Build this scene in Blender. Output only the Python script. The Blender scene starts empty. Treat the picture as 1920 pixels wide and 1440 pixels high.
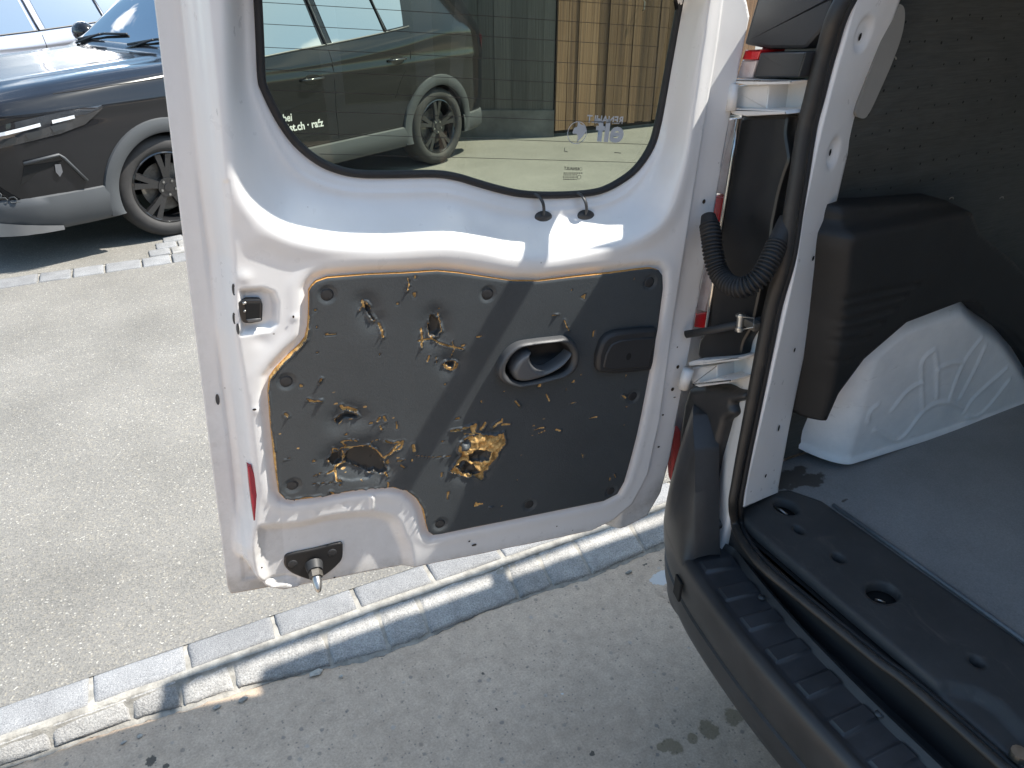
import bpy, bmesh, math, random
import numpy as np
from mathutils import Vector, Matrix
from mathutils.bvhtree import BVHTree
random.seed(7); RNG = np.random.default_rng(7)
scene = bpy.context.scene
COL = scene.collection

# ------------------------------------------------------------------ camera
FPX = 1400.0; PITCH = math.radians(29.74); CAMH = 1.6; YAW = math.radians(26.7)
fw = np.array([math.sin(YAW), math.cos(YAW), 0.0]); RT = np.array([math.cos(YAW), -math.sin(YAW), 0.0])
ZZ = np.array([0, 0, 1.0])
FW = fw*math.cos(PITCH) - ZZ*math.sin(PITCH); UP = fw*math.sin(PITCH) + ZZ*math.cos(PITCH)
CP = np.array([0, 0, CAMH])
cam = bpy.data.cameras.new('camera'); camo = bpy.data.objects.new('camera', cam); COL.objects.link(camo)
cam.sensor_width = 36.0; cam.lens = FPX/1920*36.0; cam.clip_start = 0.05; cam.clip_end = 2000
M = Matrix.Identity(4)
for i in range(3):
    M[i][0] = RT[i]; M[i][1] = UP[i]; M[i][2] = -FW[i]; M[i][3] = CP[i]
camo.matrix_world = M
scene.camera = camo

# ------------------------------------------------------------------ light
SUN = Vector((-0.68, 0.186, -1.0)).normalized()      # direction the light travels
S2 = -SUN
sun = bpy.data.lights.new('sun', 'SUN'); sun.energy = 5.0; sun.angle = math.radians(0.53); sun.color = (1.0, 0.95, 0.87)
suno = bpy.data.objects.new('sun', sun); COL.objects.link(suno)
suno.rotation_euler = SUN.to_track_quat('-Z', 'Y').to_euler(); suno.location = (5, -4, 8)
world = bpy.data.worlds.new('World'); scene.world = world; world.use_nodes = True
nt = world.node_tree; nt.nodes.clear()
wo = nt.nodes.new('ShaderNodeOutputWorld'); bg = nt.nodes.new('ShaderNodeBackground')
sky = nt.nodes.new('ShaderNodeTexSky'); sky.sky_type = 'NISHITA'; sky.sun_disc = False
sky.sun_elevation = math.asin(S2.z); sky.sun_rotation = math.atan2(S2.x, S2.y)
sky.air_density = 1.0; sky.dust_density = 1.2; sky.ozone_density = 1.3
tc = nt.nodes.new('ShaderNodeTexCoord'); mp = nt.nodes.new('ShaderNodeMapping'); mp.inputs['Scale'].default_value = (1.6, 1.6, 4.2)
nz = nt.nodes.new('ShaderNodeTexNoise'); nz.inputs['Scale'].default_value = 2.2; nz.inputs['Detail'].default_value = 7; nz.inputs['Roughness'].default_value = .58
rp = nt.nodes.new('ShaderNodeValToRGB'); rp.color_ramp.elements[0].position = .57; rp.color_ramp.elements[1].position = .70
mx = nt.nodes.new('ShaderNodeMix'); mx.data_type = 'RGBA'
mx.inputs['B'].default_value = (15.0, 14.8, 14.6, 1)
nt.links.new(tc.outputs['Generated'], mp.inputs['Vector']); nt.links.new(mp.outputs['Vector'], nz.inputs['Vector'])
nt.links.new(nz.outputs['Fac'], rp.inputs['Fac']); nt.links.new(rp.outputs['Color'], mx.inputs['Factor'])
tn = nt.nodes.new('ShaderNodeMix'); tn.data_type = 'RGBA'; tn.blend_type = 'MULTIPLY'; tn.inputs['Factor'].default_value = 1.0; tn.inputs['B'].default_value = (.90, 1.05, 1.04, 1)
nt.links.new(sky.outputs['Color'], tn.inputs['A']); nt.links.new(tn.outputs['Result'], mx.inputs['A']); nt.links.new(mx.outputs['Result'], bg.inputs['Color'])
bg.inputs['Strength'].default_value = 0.145
nt.links.new(bg.outputs['Background'], wo.inputs['Surface'])
scene.view_settings.view_transform = 'Standard'; scene.view_settings.look = 'None'
scene.view_settings.exposure = 1.0; scene.view_settings.gamma = 1.0
scene.view_settings.use_curve_mapping = False
scene.render.engine = 'CYCLES'
scene.cycles.max_bounces = 10; scene.cycles.transparent_max_bounces = 16; scene.cycles.glossy_bounces = 5
scene.cycles.caustics_reflective = False; scene.cycles.caustics_refractive = False

# ------------------------------------------------------------------ measuring helpers (photo points onto planes of the place)
def ray(u, v): return FW + RT*(u-960)/FPX + UP*(720-v)/FPX
def on_plane(u, v, n, P0):
    d = ray(u, v); k = ((np.asarray(P0)-CP) @ n)/(d @ n); return CP + d*k
def at_z(u, v, z): d = ray(u, v); return CP + d*((z-CAMH)/d[2])
def at_y(u, v, y): d = ray(u, v); return CP + d*(y/d[1])
# plane of the open rear door: origin at its free lower corner, S towards the hinge, T up, N towards the cargo side
DT = np.array([.09, .0146, 0]); DT[2] = math.sqrt(1-DT@DT)
DS = np.array([.994, -.06, 0]); DS[2] = -(DS[:2]@DT[:2])/DT[2]; DS /= np.linalg.norm(DS)
DN = np.cross(DS, DT); DO = at_z(430, 1120, .62)
def dl(u, v, n=0.0):
    P = on_plane(u, v, DN, DO+DN*n) - DO
    return (float(P@DS), float(P@DT))
def dframe(S, T, Nn): return DO + np.outer(S, DS) + np.outer(T, DT) + np.outer(Nn, DN)
def dpt(s, t, n): return DO + DS*s + DT*t + DN*n
def dpoly(pts, n=0.0): return [dl(u, v, n) for u, v in pts]
# raked plane of the rear door opening
JN = np.array([1, 0, -.09])
def J(u, v, off=0.0): return on_plane(u, v, JN, (.93-off, 0, .58))

# ------------------------------------------------------------------ materials
MATS = {}
def mat(name, col, rough=.5, metal=0.0, coat=0.0, spec=.5, var=0.0, vscale=8.0, bump=0.0, bscale=60.0, bdist=.002, col2=None, thr=None, scale3=None, coatr=.03, detail=6):
    if name in MATS: return MATS[name]
    m = bpy.data.materials.new(name); m.use_nodes = True; t = m.node_tree; b = t.nodes['Principled BSDF']
    b.inputs['Base Color'].default_value = (*col, 1); b.inputs['Roughness'].default_value = rough
    b.inputs['Metallic'].default_value = metal; b.inputs['Specular IOR Level'].default_value = spec
    b.inputs['Coat Weight'].default_value = coat; b.inputs['Coat Roughness'].default_value = coatr
    g = t.nodes.new('ShaderNodeTexCoord'); vec = g.outputs['Object']
    if scale3:
        mpn = t.nodes.new('ShaderNodeMapping'); mpn.inputs['Scale'].default_value = scale3
        t.links.new(vec, mpn.inputs['Vector']); vec = mpn.outputs['Vector']
    if var > 0 or col2:
        n = t.nodes.new('ShaderNodeTexNoise'); n.inputs['Scale'].default_value = vscale; n.inputs['Detail'].default_value = detail; n.inputs['Roughness'].default_value = .62
        t.links.new(vec, n.inputs['Vector'])
        r = t.nodes.new('ShaderNodeValToRGB')
        if thr: r.color_ramp.elements[0].position, r.color_ramp.elements[1].position = thr
        else: r.color_ramp.elements[0].position, r.color_ramp.elements[1].position = .3, .7
        c2 = col2 if col2 else tuple(c*(1+var) for c in col); c1 = col if col2 else tuple(c*(1-var) for c in col)
        r.color_ramp.elements[0].color = (*c1, 1); r.color_ramp.elements[1].color = (*c2, 1)
        t.links.new(n.outputs['Fac'], r.inputs['Fac']); t.links.new(r.outputs['Color'], b.inputs['Base Color'])
    if bump > 0:
        n2 = t.nodes.new('ShaderNodeTexNoise'); n2.inputs['Scale'].default_value = bscale; n2.inputs['Detail'].default_value = 5
        t.links.new(vec, n2.inputs['Vector'])
        bp = t.nodes.new('ShaderNodeBump'); bp.inputs['Strength'].default_value = bump; bp.inputs['Distance'].default_value = bdist
        t.links.new(n2.outputs['Fac'], bp.inputs['Height']); t.links.new(bp.outputs['Normal'], b.inputs['Normal'])
    MATS[name] = m; return m

class NT:
    """small node-building helper for the richer materials"""
    def __init__(s, name):
        s.m = bpy.data.materials.new(name); s.m.use_nodes = True; s.t = s.m.node_tree; s.b = s.t.nodes['Principled BSDF']
        s.co = s.t.nodes.new('ShaderNodeTexCoord').outputs['Object']; MATS[name] = s.m
    def n(s, typ, **kw):
        x = s.t.nodes.new(typ)
        for k, v in kw.items():
            if k in x.inputs.keys() if hasattr(x.inputs, 'keys') else False: x.inputs[k].default_value = v
            else: setattr(x, k, v)
        return x
    def l(s, a, b): s.t.links.new(a, b)
    def map(s, scale, rot=(0, 0, 0), src=None):
        x = s.t.nodes.new('ShaderNodeMapping'); x.inputs['Scale'].default_value = scale; x.inputs['Rotation'].default_value = rot
        s.l(src or s.co, x.inputs['Vector']); return x.outputs['Vector']
    def noise(s, scale, detail=5, rough=.6, vec=None, dist=0.0):
        x = s.t.nodes.new('ShaderNodeTexNoise'); x.inputs['Scale'].default_value = scale; x.inputs['Detail'].default_value = detail
        x.inputs['Roughness'].default_value = rough; x.inputs['Distortion'].default_value = dist
        s.l(vec or s.co, x.inputs['Vector']); return x.outputs['Fac']
    def voro(s, scale, feature='F1', vec=None, out='Distance'):
        x = s.t.nodes.new('ShaderNodeTexVoronoi'); x.feature = feature; x.inputs['Scale'].default_value = scale
        s.l(vec or s.co, x.inputs['Vector']); return x.outputs[out]
    def ramp(s, fac, stops):
        x = s.t.nodes.new('ShaderNodeValToRGB'); e = x.color_ramp.elements
        while len(e) < len(stops): e.new(.5)
        for i, (p, c) in enumerate(stops):
            e[i].position = p; e[i].color = (c, c, c, 1) if isinstance(c, (int, float)) else (*c, 1)
        s.l(fac, x.inputs['Fac']); return x.outputs['Color']
    def mix(s, fac, a, b, mode='MIX'):
        x = s.t.nodes.new('ShaderNodeMix'); x.data_type = 'RGBA'; x.blend_type = mode
        for nm, val in (('Factor', fac), ('A', a), ('B', b)):
            if isinstance(val, (int, float)): x.inputs[nm].default_value = val if nm == 'Factor' else (val, val, val, 1)
            elif isinstance(val, tuple): x.inputs[nm].default_value = (*val, 1)
            else: s.l(val, x.inputs[nm])
        return x.outputs['Result']
    def math(s, op, a, b=0.0):
        x = s.t.nodes.new('ShaderNodeMath'); x.operation = op
        for i, val in enumerate((a, b)):
            if isinstance(val, (int, float)): x.inputs[i].default_value = val
            else: s.l(val, x.inputs[i])
        return x.outputs[0]
    def attr(s, name):
        x = s.t.nodes.new('ShaderNodeAttribute'); x.attribute_name = name; return x.outputs['Fac']
    def bump(s, h, strength, dist, prev=None):
        x = s.t.nodes.new('ShaderNodeBump'); x.inputs['Strength'].default_value = strength; x.inputs['Distance'].default_value = dist
        s.l(h, x.inputs['Height'])
        if prev: s.l(prev, x.inputs['Normal'])
        return x.outputs['Normal']
    def col(s, c): s.l(c, s.b.inputs['Base Color'])
    def rough(s, c):
        if isinstance(c, (int, float)): s.b.inputs['Roughness'].default_value = c
        else: s.l(c, s.b.inputs['Roughness'])
    def nor(s, c): s.l(c, s.b.inputs['Normal'])

def glass_mat(name, tint, refl=1.0, dirt=0.0):
    m = bpy.data.materials.new(name); m.use_nodes = True; t = m.node_tree; t.nodes.clear()
    o = t.nodes.new('ShaderNodeOutputMaterial'); tr = t.nodes.new('ShaderNodeBsdfTransparent'); tr.inputs['Color'].default_value = (*tint, 1)
    gl = t.nodes.new('ShaderNodeBsdfGlossy'); gl.inputs['Roughness'].default_value = .01; gl.inputs['Color'].default_value = (refl, refl, refl, 1)
    fr = t.nodes.new('ShaderNodeFresnel'); fr.inputs['IOR'].default_value = 1.36
    mi = t.nodes.new('ShaderNodeMixShader'); t.links.new(fr.outputs[0], mi.inputs[0]); t.links.new(tr.outputs[0], mi.inputs[1]); t.links.new(gl.outputs[0], mi.inputs[2])
    last = mi.outputs[0]
    if dirt > 0:
        df = t.nodes.new('ShaderNodeBsdfDiffuse'); df.inputs['Color'].default_value = (.5, .5, .47, 1)
        n = t.nodes.new('ShaderNodeTexNoise'); n.inputs['Scale'].default_value = 9; n.inputs['Detail'].default_value = 8
        g = t.nodes.new('ShaderNodeTexCoord'); t.links.new(g.outputs['Object'], n.inputs['Vector'])
        r = t.nodes.new('ShaderNodeMapRange'); r.inputs[1].default_value = .35; r.inputs[2].default_value = .8; r.inputs[3].default_value = dirt*.3; r.inputs[4].default_value = dirt
        t.links.new(n.outputs['Fac'], r.inputs[0])
        m2 = t.nodes.new('ShaderNodeMixShader'); t.links.new(r.outputs[0], m2.inputs[0]); t.links.new(last, m2.inputs[1]); t.links.new(df.outputs[0], m2.inputs[2]); last = m2.outputs[0]
    t.links.new(last, o.inputs['Surface']); MATS[name] = m; return m

# ------------------------------------------------------------------ objects
def tag(o, label=None, cat=None, group=None, kind=None):
    if label: o['label'] = label
    if cat: o['category'] = cat
    if group: o['group'] = group
    if kind: o['kind'] = kind
    return o
def empty(name, loc, label=None, cat=None, group=None):
    o = bpy.data.objects.new(name, None); COL.objects.link(o); o.location = loc; o.empty_display_size = .1
    return tag(o, label, cat, group)
def wm(o):
    m = Matrix.Translation(o.location) @ o.rotation_euler.to_matrix().to_4x4() @ Matrix.Diagonal((*o.scale, 1))
    return wm(o.parent) @ o.matrix_parent_inverse @ m if o.parent else m
def link(name, me, parent=None, mats=(), smooth=False, kind=None):
    o = bpy.data.objects.new(name, me); COL.objects.link(o)
    for m in mats: me.materials.append(m)
    if smooth and len(me.polygons): me.polygons.foreach_set('use_smooth', [True]*len(me.polygons))
    if parent:
        o.parent = parent; o.matrix_parent_inverse = wm(parent).inverted()
    if kind: o['kind'] = kind
    return o
def sharp(me, deg):
    try: me.set_sharp_from_angle(angle=math.radians(deg))
    except Exception: pass
def pyobj(name, V, F, m, parent=None, smooth=False, mi=None, ang=None, kind=None):
    me = bpy.data.meshes.new(name); me.from_pydata([tuple(map(float, v)) for v in V], [], [tuple(int(i) for i in f) for f in F]); me.update()
    mats = m if isinstance(m, (list, tuple)) else [m]
    o = link(name, me, parent, mats, smooth, kind)
    if mi is not None: me.polygons.foreach_set('material_index', list(map(int, mi)))
    if ang is not None: sharp(me, ang)
    return o

class MB:
    def __init__(s): s.V = []; s.F = []; s.mi = []; s.cur = 0; s.flat = []
    def add(s, V, F):
        b = len(s.V); s.V += [tuple(map(float, v)) for v in V]; s.F += [tuple(i+b for i in f) for f in F]; s.mi += [s.cur]*len(F)
    def box(s, c, size, axes=None, bev=0.0):
        ax = axes if axes is not None else np.eye(3); hx, hy, hz = [q/2 for q in size]; c = np.asarray(c, float)
        if bev <= 0:
            V = [c+ax[0]*a*hx+ax[1]*b*hy+ax[2]*d*hz for a in (-1, 1) for b in (-1, 1) for d in (-1, 1)]
            s.add(V, [(0, 1, 3, 2), (4, 6, 7, 5), (0, 4, 5, 1), (2, 3, 7, 6), (0, 2, 6, 4), (1, 5, 7, 3)]); return
        bm = bmesh.new(); bmesh.ops.create_cube(bm, size=1)
        bmesh.ops.scale(bm, vec=size, verts=bm.verts)
        bmesh.ops.bevel(bm, geom=bm.edges[:], offset=bev, segments=2, affect='EDGES', profile=.6)
        bm.verts.index_update()
        V = [c+ax[0]*v.co.x+ax[1]*v.co.y+ax[2]*v.co.z for v in bm.verts]; s.add(V, [tuple(v.index for v in f.verts) for f in bm.faces]); bm.free()
    def tube(s, pts, r, seg=10, caps=True, closed=False, flat=None):
        P = [np.asarray(p, float) for p in pts]; n = len(P); up = None; rings = []
        for i in range(n):
            a = P[(i-1) % n] if (closed or i > 0) else P[i]; b = P[(i+1) % n] if (closed or i < n-1) else P[i]
            t = b-a; t = t/(np.linalg.norm(t)+1e-12)
            if up is None:
                up = np.array([0, 0, 1.0]) if abs(t[2]) < .9 else np.array([1.0, 0, 0])
            x = np.cross(up, t); x /= np.linalg.norm(x)+1e-12; y = np.cross(t, x); up = y
            rr = r[i] if hasattr(r, '__len__') else r
            fx, fy = flat if flat else (1, 1)
            rings.append([P[i]+rr*(math.cos(2*math.pi*k/seg)*x*fx+math.sin(2*math.pi*k/seg)*y*fy) for k in range(seg)])
        V = [q for rg in rings for q in rg]; F = []
        m = n if closed else n-1
        for i in range(m):
            for k in range(seg):
                a = i*seg+k; b = i*seg+(k+1) % seg; c = ((i+1) % n)*seg+(k+1) % seg; d = ((i+1) % n)*seg+k
                F.append((a, b, c, d))
        if caps and not closed: F += [tuple(range(seg))[::-1], tuple((n-1)*seg+k for k in range(seg))]
        s.add(V, F)
    def prism(s, front, back):
        n = len(front); s.add(list(front)+list(back), [tuple(range(n)), tuple(range(2*n-1, n-1, -1))]+[(i, n+i, n+(i+1) % n, (i+1) % n) for i in range(n)])
    def bevprism(s, pts2, place, n0, n1, bev=.003):
        """polygon extruded from depth n0 up to n1 with a rounded front edge; place(s,t,n)->world"""
        A = np.asarray(pts2, float); n = len(A)
        ar = 0.5*np.sum(A[:, 0]*np.roll(A[:, 1], -1)-np.roll(A[:, 0], -1)*A[:, 1])
        e = np.roll(A, -1, 0)-A; nrm = np.stack([e[:, 1], -e[:, 0]], 1)/(np.linalg.norm(e, axis=1)[:, None]+1e-9)*(1 if ar > 0 else -1)
        vn = nrm+np.roll(nrm, 1, 0); vn /= np.linalg.norm(vn, axis=1)[:, None]+1e-9
        rows = []
        for off, dep in ((0, n0), (0, n1-bev*1.0), (bev*.3, n1-bev*.3), (bev, n1)):
            rows.append([place(*(A[i]-vn[i]*off), dep) for i in range(n)])
        V = [p for r_ in rows for p in r_]; F = []
        for k in range(3):
            for i in range(n):
                F.append((k*n+i, k*n+(i+1) % n, (k+1)*n+(i+1) % n, (k+1)*n+i))
        F.append(tuple(3*n+i for i in range(n))); F.append(tuple(range(n))[::-1]); s.flat += [len(s.F)+len(F)-2, len(s.F)+len(F)-1]; s.add(V, F)
    def build(s, name, m, parent=None, smooth=False, ang=None, kind=None):
        mats = m if isinstance(m, (list, tuple)) else [m]
        o = pyobj(name, s.V, s.F, mats, parent, smooth, s.mi if len(mats) > 1 else None, ang, kind)
        for i in s.flat: o.data.polygons[i].use_smooth = False
        return o

def catmull(pts, n=6, closed=False):
    P = np.asarray(pts, float); out = []; N = len(P)
    for i in range(N if closed else N-1):
        p0 = P[(i-1) % N] if (closed or i > 0) else 2*P[0]-P[1]; p1 = P[i]; p2 = P[(i+1) % N]
        p3 = P[(i+2) % N] if (closed or i < N-2) else 2*P[-1]-P[-2]
        for k in range(n):
            t = k/n; out.append(.5*((2*p1)+(-p0+p2)*t+(2*p0-5*p1+4*p2-p3)*t*t+(-p0+3*p1-3*p2+p3)*t**3))
    if not closed: out.append(P[-1])
    return np.array(out)
def round_poly(pts, r, seg=4):
    """round the corners of a polygon (r: radius or list)"""
    P = np.asarray(pts, float); n = len(P); out = []
    for i in range(n):
        a, b, c = P[i-1], P[i], P[(i+1) % n]; rr = r[i] if hasattr(r, '__len__') else r
        d1 = a-b; d2 = c-b; l1 = np.linalg.norm(d1); l2 = np.linalg.norm(d2); k = min(rr, l1*.48, l2*.48)
        p = b+d1/l1*k; q = b+d2/l2*k
        for j in range(seg+1):
            t = j/seg; out.append((1-t)**2*p+2*t*(1-t)*b+t*t*q)
    return np.array(out)
def pip(poly, X, Y):
    P = np.asarray(poly, float); x0, y0 = P[:, 0], P[:, 1]; x1, y1 = np.roll(x0, -1), np.roll(y0, -1); ins = np.zeros(X.shape, bool)
    for a, b, c, d in zip(x0, y0, x1, y1):
        if b == d: continue
        cond = (b > Y) != (d > Y); ins ^= cond & (X < (c-a)*(Y-b)/(d-b)+a)
    return ins
def near(poly, X, Y, closed=True):
    P = np.asarray(poly, float); best = np.full(X.shape, 1e9); bx = X.copy(); by = Y.copy(); n = len(P)
    for i in range(n if closed else n-1):
        a = P[i]; b = P[(i+1) % n]; d = b-a; L = d@d+1e-12
        t = np.clip(((X-a[0])*d[0]+(Y-a[1])*d[1])/L, 0, 1); px = a[0]+t*d[0]; py = a[1]+t*d[1]
        q = (X-px)**2+(Y-py)**2; k = q < best; best = np.where(k, q, best); bx = np.where(k, px, bx); by = np.where(k, py, by)
    return np.sqrt(best), bx, by
def sdf(poly, X, Y):
    d, _, _ = near(poly, X, Y); return np.where(pip(poly, X, Y), -d, d)
def sst(x, a, b):
    t = np.clip((x-a)/(b-a), 0, 1); return t*t*(3-2*t)
def vnoise(X, Y, sc, seed=0):
    """smooth value noise"""
    r = np.random.default_rng(seed); G = r.random((64, 64)); x = X*sc; y = Y*sc
    xi = np.floor(x).astype(int); yi = np.floor(y).astype(int); fx = x-xi; fy = y-yi; fx = fx*fx*(3-2*fx); fy = fy*fy*(3-2*fy)
    g = lambda i, j: G[i % 64, j % 64]
    return (g(xi, yi)*(1-fx)+g(xi+1, yi)*fx)*(1-fy)+(g(xi, yi+1)*(1-fx)+g(xi+1, yi+1)*fx)*fy-.5

def sheet(name, outer, holes, step, hfun, frame, mats, parent=None, skirt=0.0, skirt_mat=0, attrs=None, flip=False, ang=None, skirt_fun=None):
    """pressed sheet: a fine grid cut to an outline, with hfun giving its relief; edges snapped onto the outlines"""
    O = np.asarray(outer, float); x0, y0 = O.min(0)-step; x1, y1 = O.max(0)+step
    nx = int((x1-x0)/step)+2; ny = int((y1-y0)/step)+2
    gx = x0+np.arange(nx)*step; gy = y0+np.arange(ny)*step
    cx, cy = np.meshgrid(gx[:-1]+step/2, gy[:-1]+step/2, indexing='ij')
    keep = pip(O, cx, cy)
    for h in holes: keep &= ~pip(h, cx, cy)
    X, Y = np.meshgrid(gx, gy, indexing='ij')
    cnt = np.zeros((nx, ny), int)
    for a, b in ((0, 0), (1, 0), (0, 1), (1, 1)): cnt[a:a+nx-1, b:b+ny-1] += keep
    bnd = (cnt > 0) & (cnt < 4); Xb = X[bnd]; Yb = Y[bnd]
    bd, bx, by = near(O, Xb, Yb)
    for h in holes:
        d2, hx, hy = near(h, Xb, Yb); k = d2 < bd; bd = np.where(k, d2, bd); bx = np.where(k, hx, bx); by = np.where(k, hy, by)
    X[bnd] = bx; Y[bnd] = by
    used = cnt > 0; idx = -np.ones((nx, ny), int); idx[used] = np.arange(used.sum())
    S = X[used]; T = Y[used]; H = hfun(S, T); P = frame(S, T, H)
    ii, jj = np.nonzero(keep)
    F = np.stack([idx[ii, jj], idx[ii+1, jj], idx[ii+1, jj+1], idx[ii, jj+1]], 1)
    if flip: F = F[:, ::-1]
    V = [tuple(p) for p in P.tolist()]; FF = [tuple(f) for f in F.tolist()]; mi = [0]*len(FF)
    nv = len(V); av = None
    if skirt:
        E = {}
        for f in FF:
            for k in range(4):
                e = (f[k], f[(k+1) % 4]); E[e] = E.get(e, 0)+1
        be = [e for e in E if (e[1], e[0]) not in E]
        bv = sorted({i for e in be for i in e}); mp_ = {v: nv+k for k, v in enumerate(bv)}
        bi = np.array(bv); low = frame(S[bi], T[bi], H[bi]-skirt if skirt_fun is None else skirt_fun(S[bi], T[bi])); V += [tuple(p) for p in low.tolist()]
        if skirt_mat:      # own verts for a crisp edge
            top = len(V); V += [V[i] for i in bv]; mt = {v: top+k for k, v in enumerate(bv)}
        else: mt = {v: v for v in bv}
        for a, b in be: FF.append((mt[b], mt[a], mp_[a], mp_[b])); mi.append(skirt_mat)
    me = bpy.data.meshes.new(name); me.from_pydata(V, [], FF); me.update()
    o = link(name, me, parent, mats if isinstance(mats, (list, tuple)) else [mats], True)
    if skirt_mat: me.polygons.foreach_set('material_index', mi)
    if attrs:
        for an, fn in attrs.items():
            vals = fn(S, T); full = np.full(len(V), -1.0, dtype=np.float32); full[:nv] = vals
            at = me.attributes.new(an, 'FLOAT', 'POINT'); at.data.foreach_set('value', full)
    if ang: sharp(me, ang)
    return o

def text_obj(name, body, size, place, m, parent, mirror=False, bold=0.0, depth=.0006, align='LEFT', sx=1.0):
    """lettering as thin raised mesh; place(x, y) -> world, in metres along and up the line"""
    cu = bpy.data.curves.new(name, 'FONT'); cu.body = body; cu.size = size; cu.align_x = align; cu.offset = bold; cu.resolution_u = 3
    tmp = bpy.data.objects.new(name+'_tmp', cu); COL.objects.link(tmp)
    dg = bpy.context.evaluated_depsgraph_get(); me = bpy.data.meshes.new_from_object(tmp.evaluated_get(dg))
    bpy.data.objects.remove(tmp); bpy.data.curves.remove(cu); me.name = name
    for v in me.vertices:
        x = v.co.x*sx; p = place(-x if mirror else x, v.co.y); v.co = Vector(tuple(map(float, p)))
    me.update(); return link(name, me, parent, [m])

# ================================================================== MATERIALS
def asphalt(name, base, warm, dark):
    k = NT(name)
    g = k.voro(230, out='Color'); sep = k.t.nodes.new('ShaderNodeSeparateColor'); k.l(g, sep.inputs[0])
    grains = k.ramp(sep.outputs[0], [(0, tuple(c*.74 for c in base)), (.35, base), (.72, tuple(c*1.06 for c in base)), (.965, warm), (.992, (.36, .345, .31))])
    n1 = k.ramp(k.noise(2.3, 6), [(.3, .86), (.7, 1.12)]); n2 = k.ramp(k.noise(420, 2), [(.3, .88), (.7, 1.1)]); n1 = k.mix(1.0, n1, k.ramp(k.noise(.55, 5), [(.35, .92), (.65, 1.06)]), 'MULTIPLY')
    c = k.mix(1.0, k.mix(1.0, grains, n1, 'MULTIPLY'), n2, 'MULTIPLY')
    spk = k.ramp(k.voro(62), [(.10, 1.0), (.17, 0.0)])
    s2 = k.t.nodes.new('ShaderNodeSeparateColor'); k.l(k.voro(62, out='Color'), s2.inputs[0])
    c = k.mix(k.math('MULTIPLY', spk, k.ramp(s2.outputs[1], [(.78, 0), (.80, .8)])), c, dark)
    k.col(c); k.rough(.93)
    h = k.math('ADD', k.voro(230), k.math('MULTIPLY', k.noise(400, 2), .6)); k.nor(k.bump(h, .35, .003)); return k.m
M_ASPH = asphalt('asphalt_light', (.180, .172, .157), (.235, .215, .178), (.10, .097, .093))
M_LOT = asphalt('asphalt_lot', (.192, .184, .164), (.245, .22, .19), (.09, .09, .09))

k = NT('concrete_slab')
n1 = k.ramp(k.noise(1.7, 8, .65), [(.28, (.385, .292, .212)), (.5, (.457, .350, .258)), (.72, (.52, .405, .302))])
n2 = k.ramp(k.noise(26, 6, .7), [(.3, .84), (.7, 1.14)]); n3 = k.ramp(k.noise(190, 3), [(.3, .84), (.7, 1.15)])
c = k.mix(1.0, k.mix(1.0, n1, n2, 'MULTIPLY'), n3, 'MULTIPLY')
sp = k.t.nodes.new('ShaderNodeSeparateColor'); k.l(k.voro(46, out='Color'), sp.inputs[0])
agg = k.math('MULTIPLY', k.ramp(k.math('ADD', k.voro(46), k.math('MULTIPLY', k.math('SUBTRACT', k.noise(120, 3), .5), .35)), [(.20, 1.0), (.32, 0.0)]), k.ramp(sp.outputs[0], [(.84, 0), (.88, .55)]))
c = k.mix(agg, c, k.ramp(sp.outputs[1], [(.2, (.10, .10, .10)), (.6, (.16, .13, .10)), (.9, (.33, .31, .28))]))
sp2 = k.t.nodes.new('ShaderNodeSeparateColor'); k.l(k.voro(110, out='Color'), sp2.inputs[0])
pit = k.math('MULTIPLY', k.ramp(k.math('ADD', k.voro(110), k.math('MULTIPLY', k.math('SUBTRACT', k.noise(240, 3), .5), .5)), [(.16, 1.0), (.34, 0.0)]), k.ramp(sp2.outputs[0], [(.78, 0), (.84, .6)]))
c = k.mix(pit, c, (.12, .112, .10))
st = k.ramp(k.noise(60, 4, .6), [(.3, -.25), (.7, .25)])
stain = k.ramp(k.math('ADD', k.attr('stain'), k.math('MULTIPLY', k.math('SUBTRACT', k.noise(34, 5), .5), 1.3)), [(.45, 0.0), (.6, .62)])
c = k.mix(stain, c, (.125, .095, .042))
wh = k.ramp(k.math('ADD', k.attr('white'), k.math('MULTIPLY', k.math('SUBTRACT', k.noise(40, 5), .5), .8)), [(.48, 0.0), (.56, .85)])
c = k.mix(wh, c, (.50, .50, .49))
crk = k.ramp(k.math('ADD', k.attr('crack'), k.math('MULTIPLY', k.math('SUBTRACT', k.noise(38, 6, .7), .5), 1.5)), [(.62, 0.0), (.72, .9)])
c = k.mix(crk, c, (.05, .044, .036))
k.col(c); k.rough(.9)
h = k.math('SUBTRACT', k.math('ADD', k.noise(190, 3), k.math('MULTIPLY', k.noise(26, 6), 1.2)), k.math('MULTIPLY', pit, .9)); k.nor(k.bump(h, .5, .003))
M_CONC = k.m

k = NT('granite')
a = k.ramp(k.noise(330, 3, .75), [(.30, (.10, .102, .108)), (.45, (.205, .207, .212)), (.58, (.275, .275, .274)), (.72, (.40, .392, .38))])
oi = k.t.nodes.new('ShaderNodeObjectInfo'); tn = k.ramp(oi.outputs['Random'], [(0, .80), (1, 1.06)])
k.col(k.mix(1.0, k.mix(1.0, a, tn, 'MULTIPLY'), k.ramp(k.noise(14, 5), [(.3, .86), (.7, 1.1)]), 'MULTIPLY')); k.rough(.85); k.nor(k.bump(k.noise(150, 4), .5, .003)); M_GRAN = k.m
k = NT('granite_weathered')
a = k.ramp(k.noise(240, 3, .75), [(.30, (.20, .195, .185)), (.5, (.335, .325, .31)), (.7, (.45, .44, .415))])
oi = k.t.nodes.new('ShaderNodeObjectInfo'); tn = k.ramp(oi.outputs['Random'], [(0, .82), (1, 1.05)])
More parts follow.
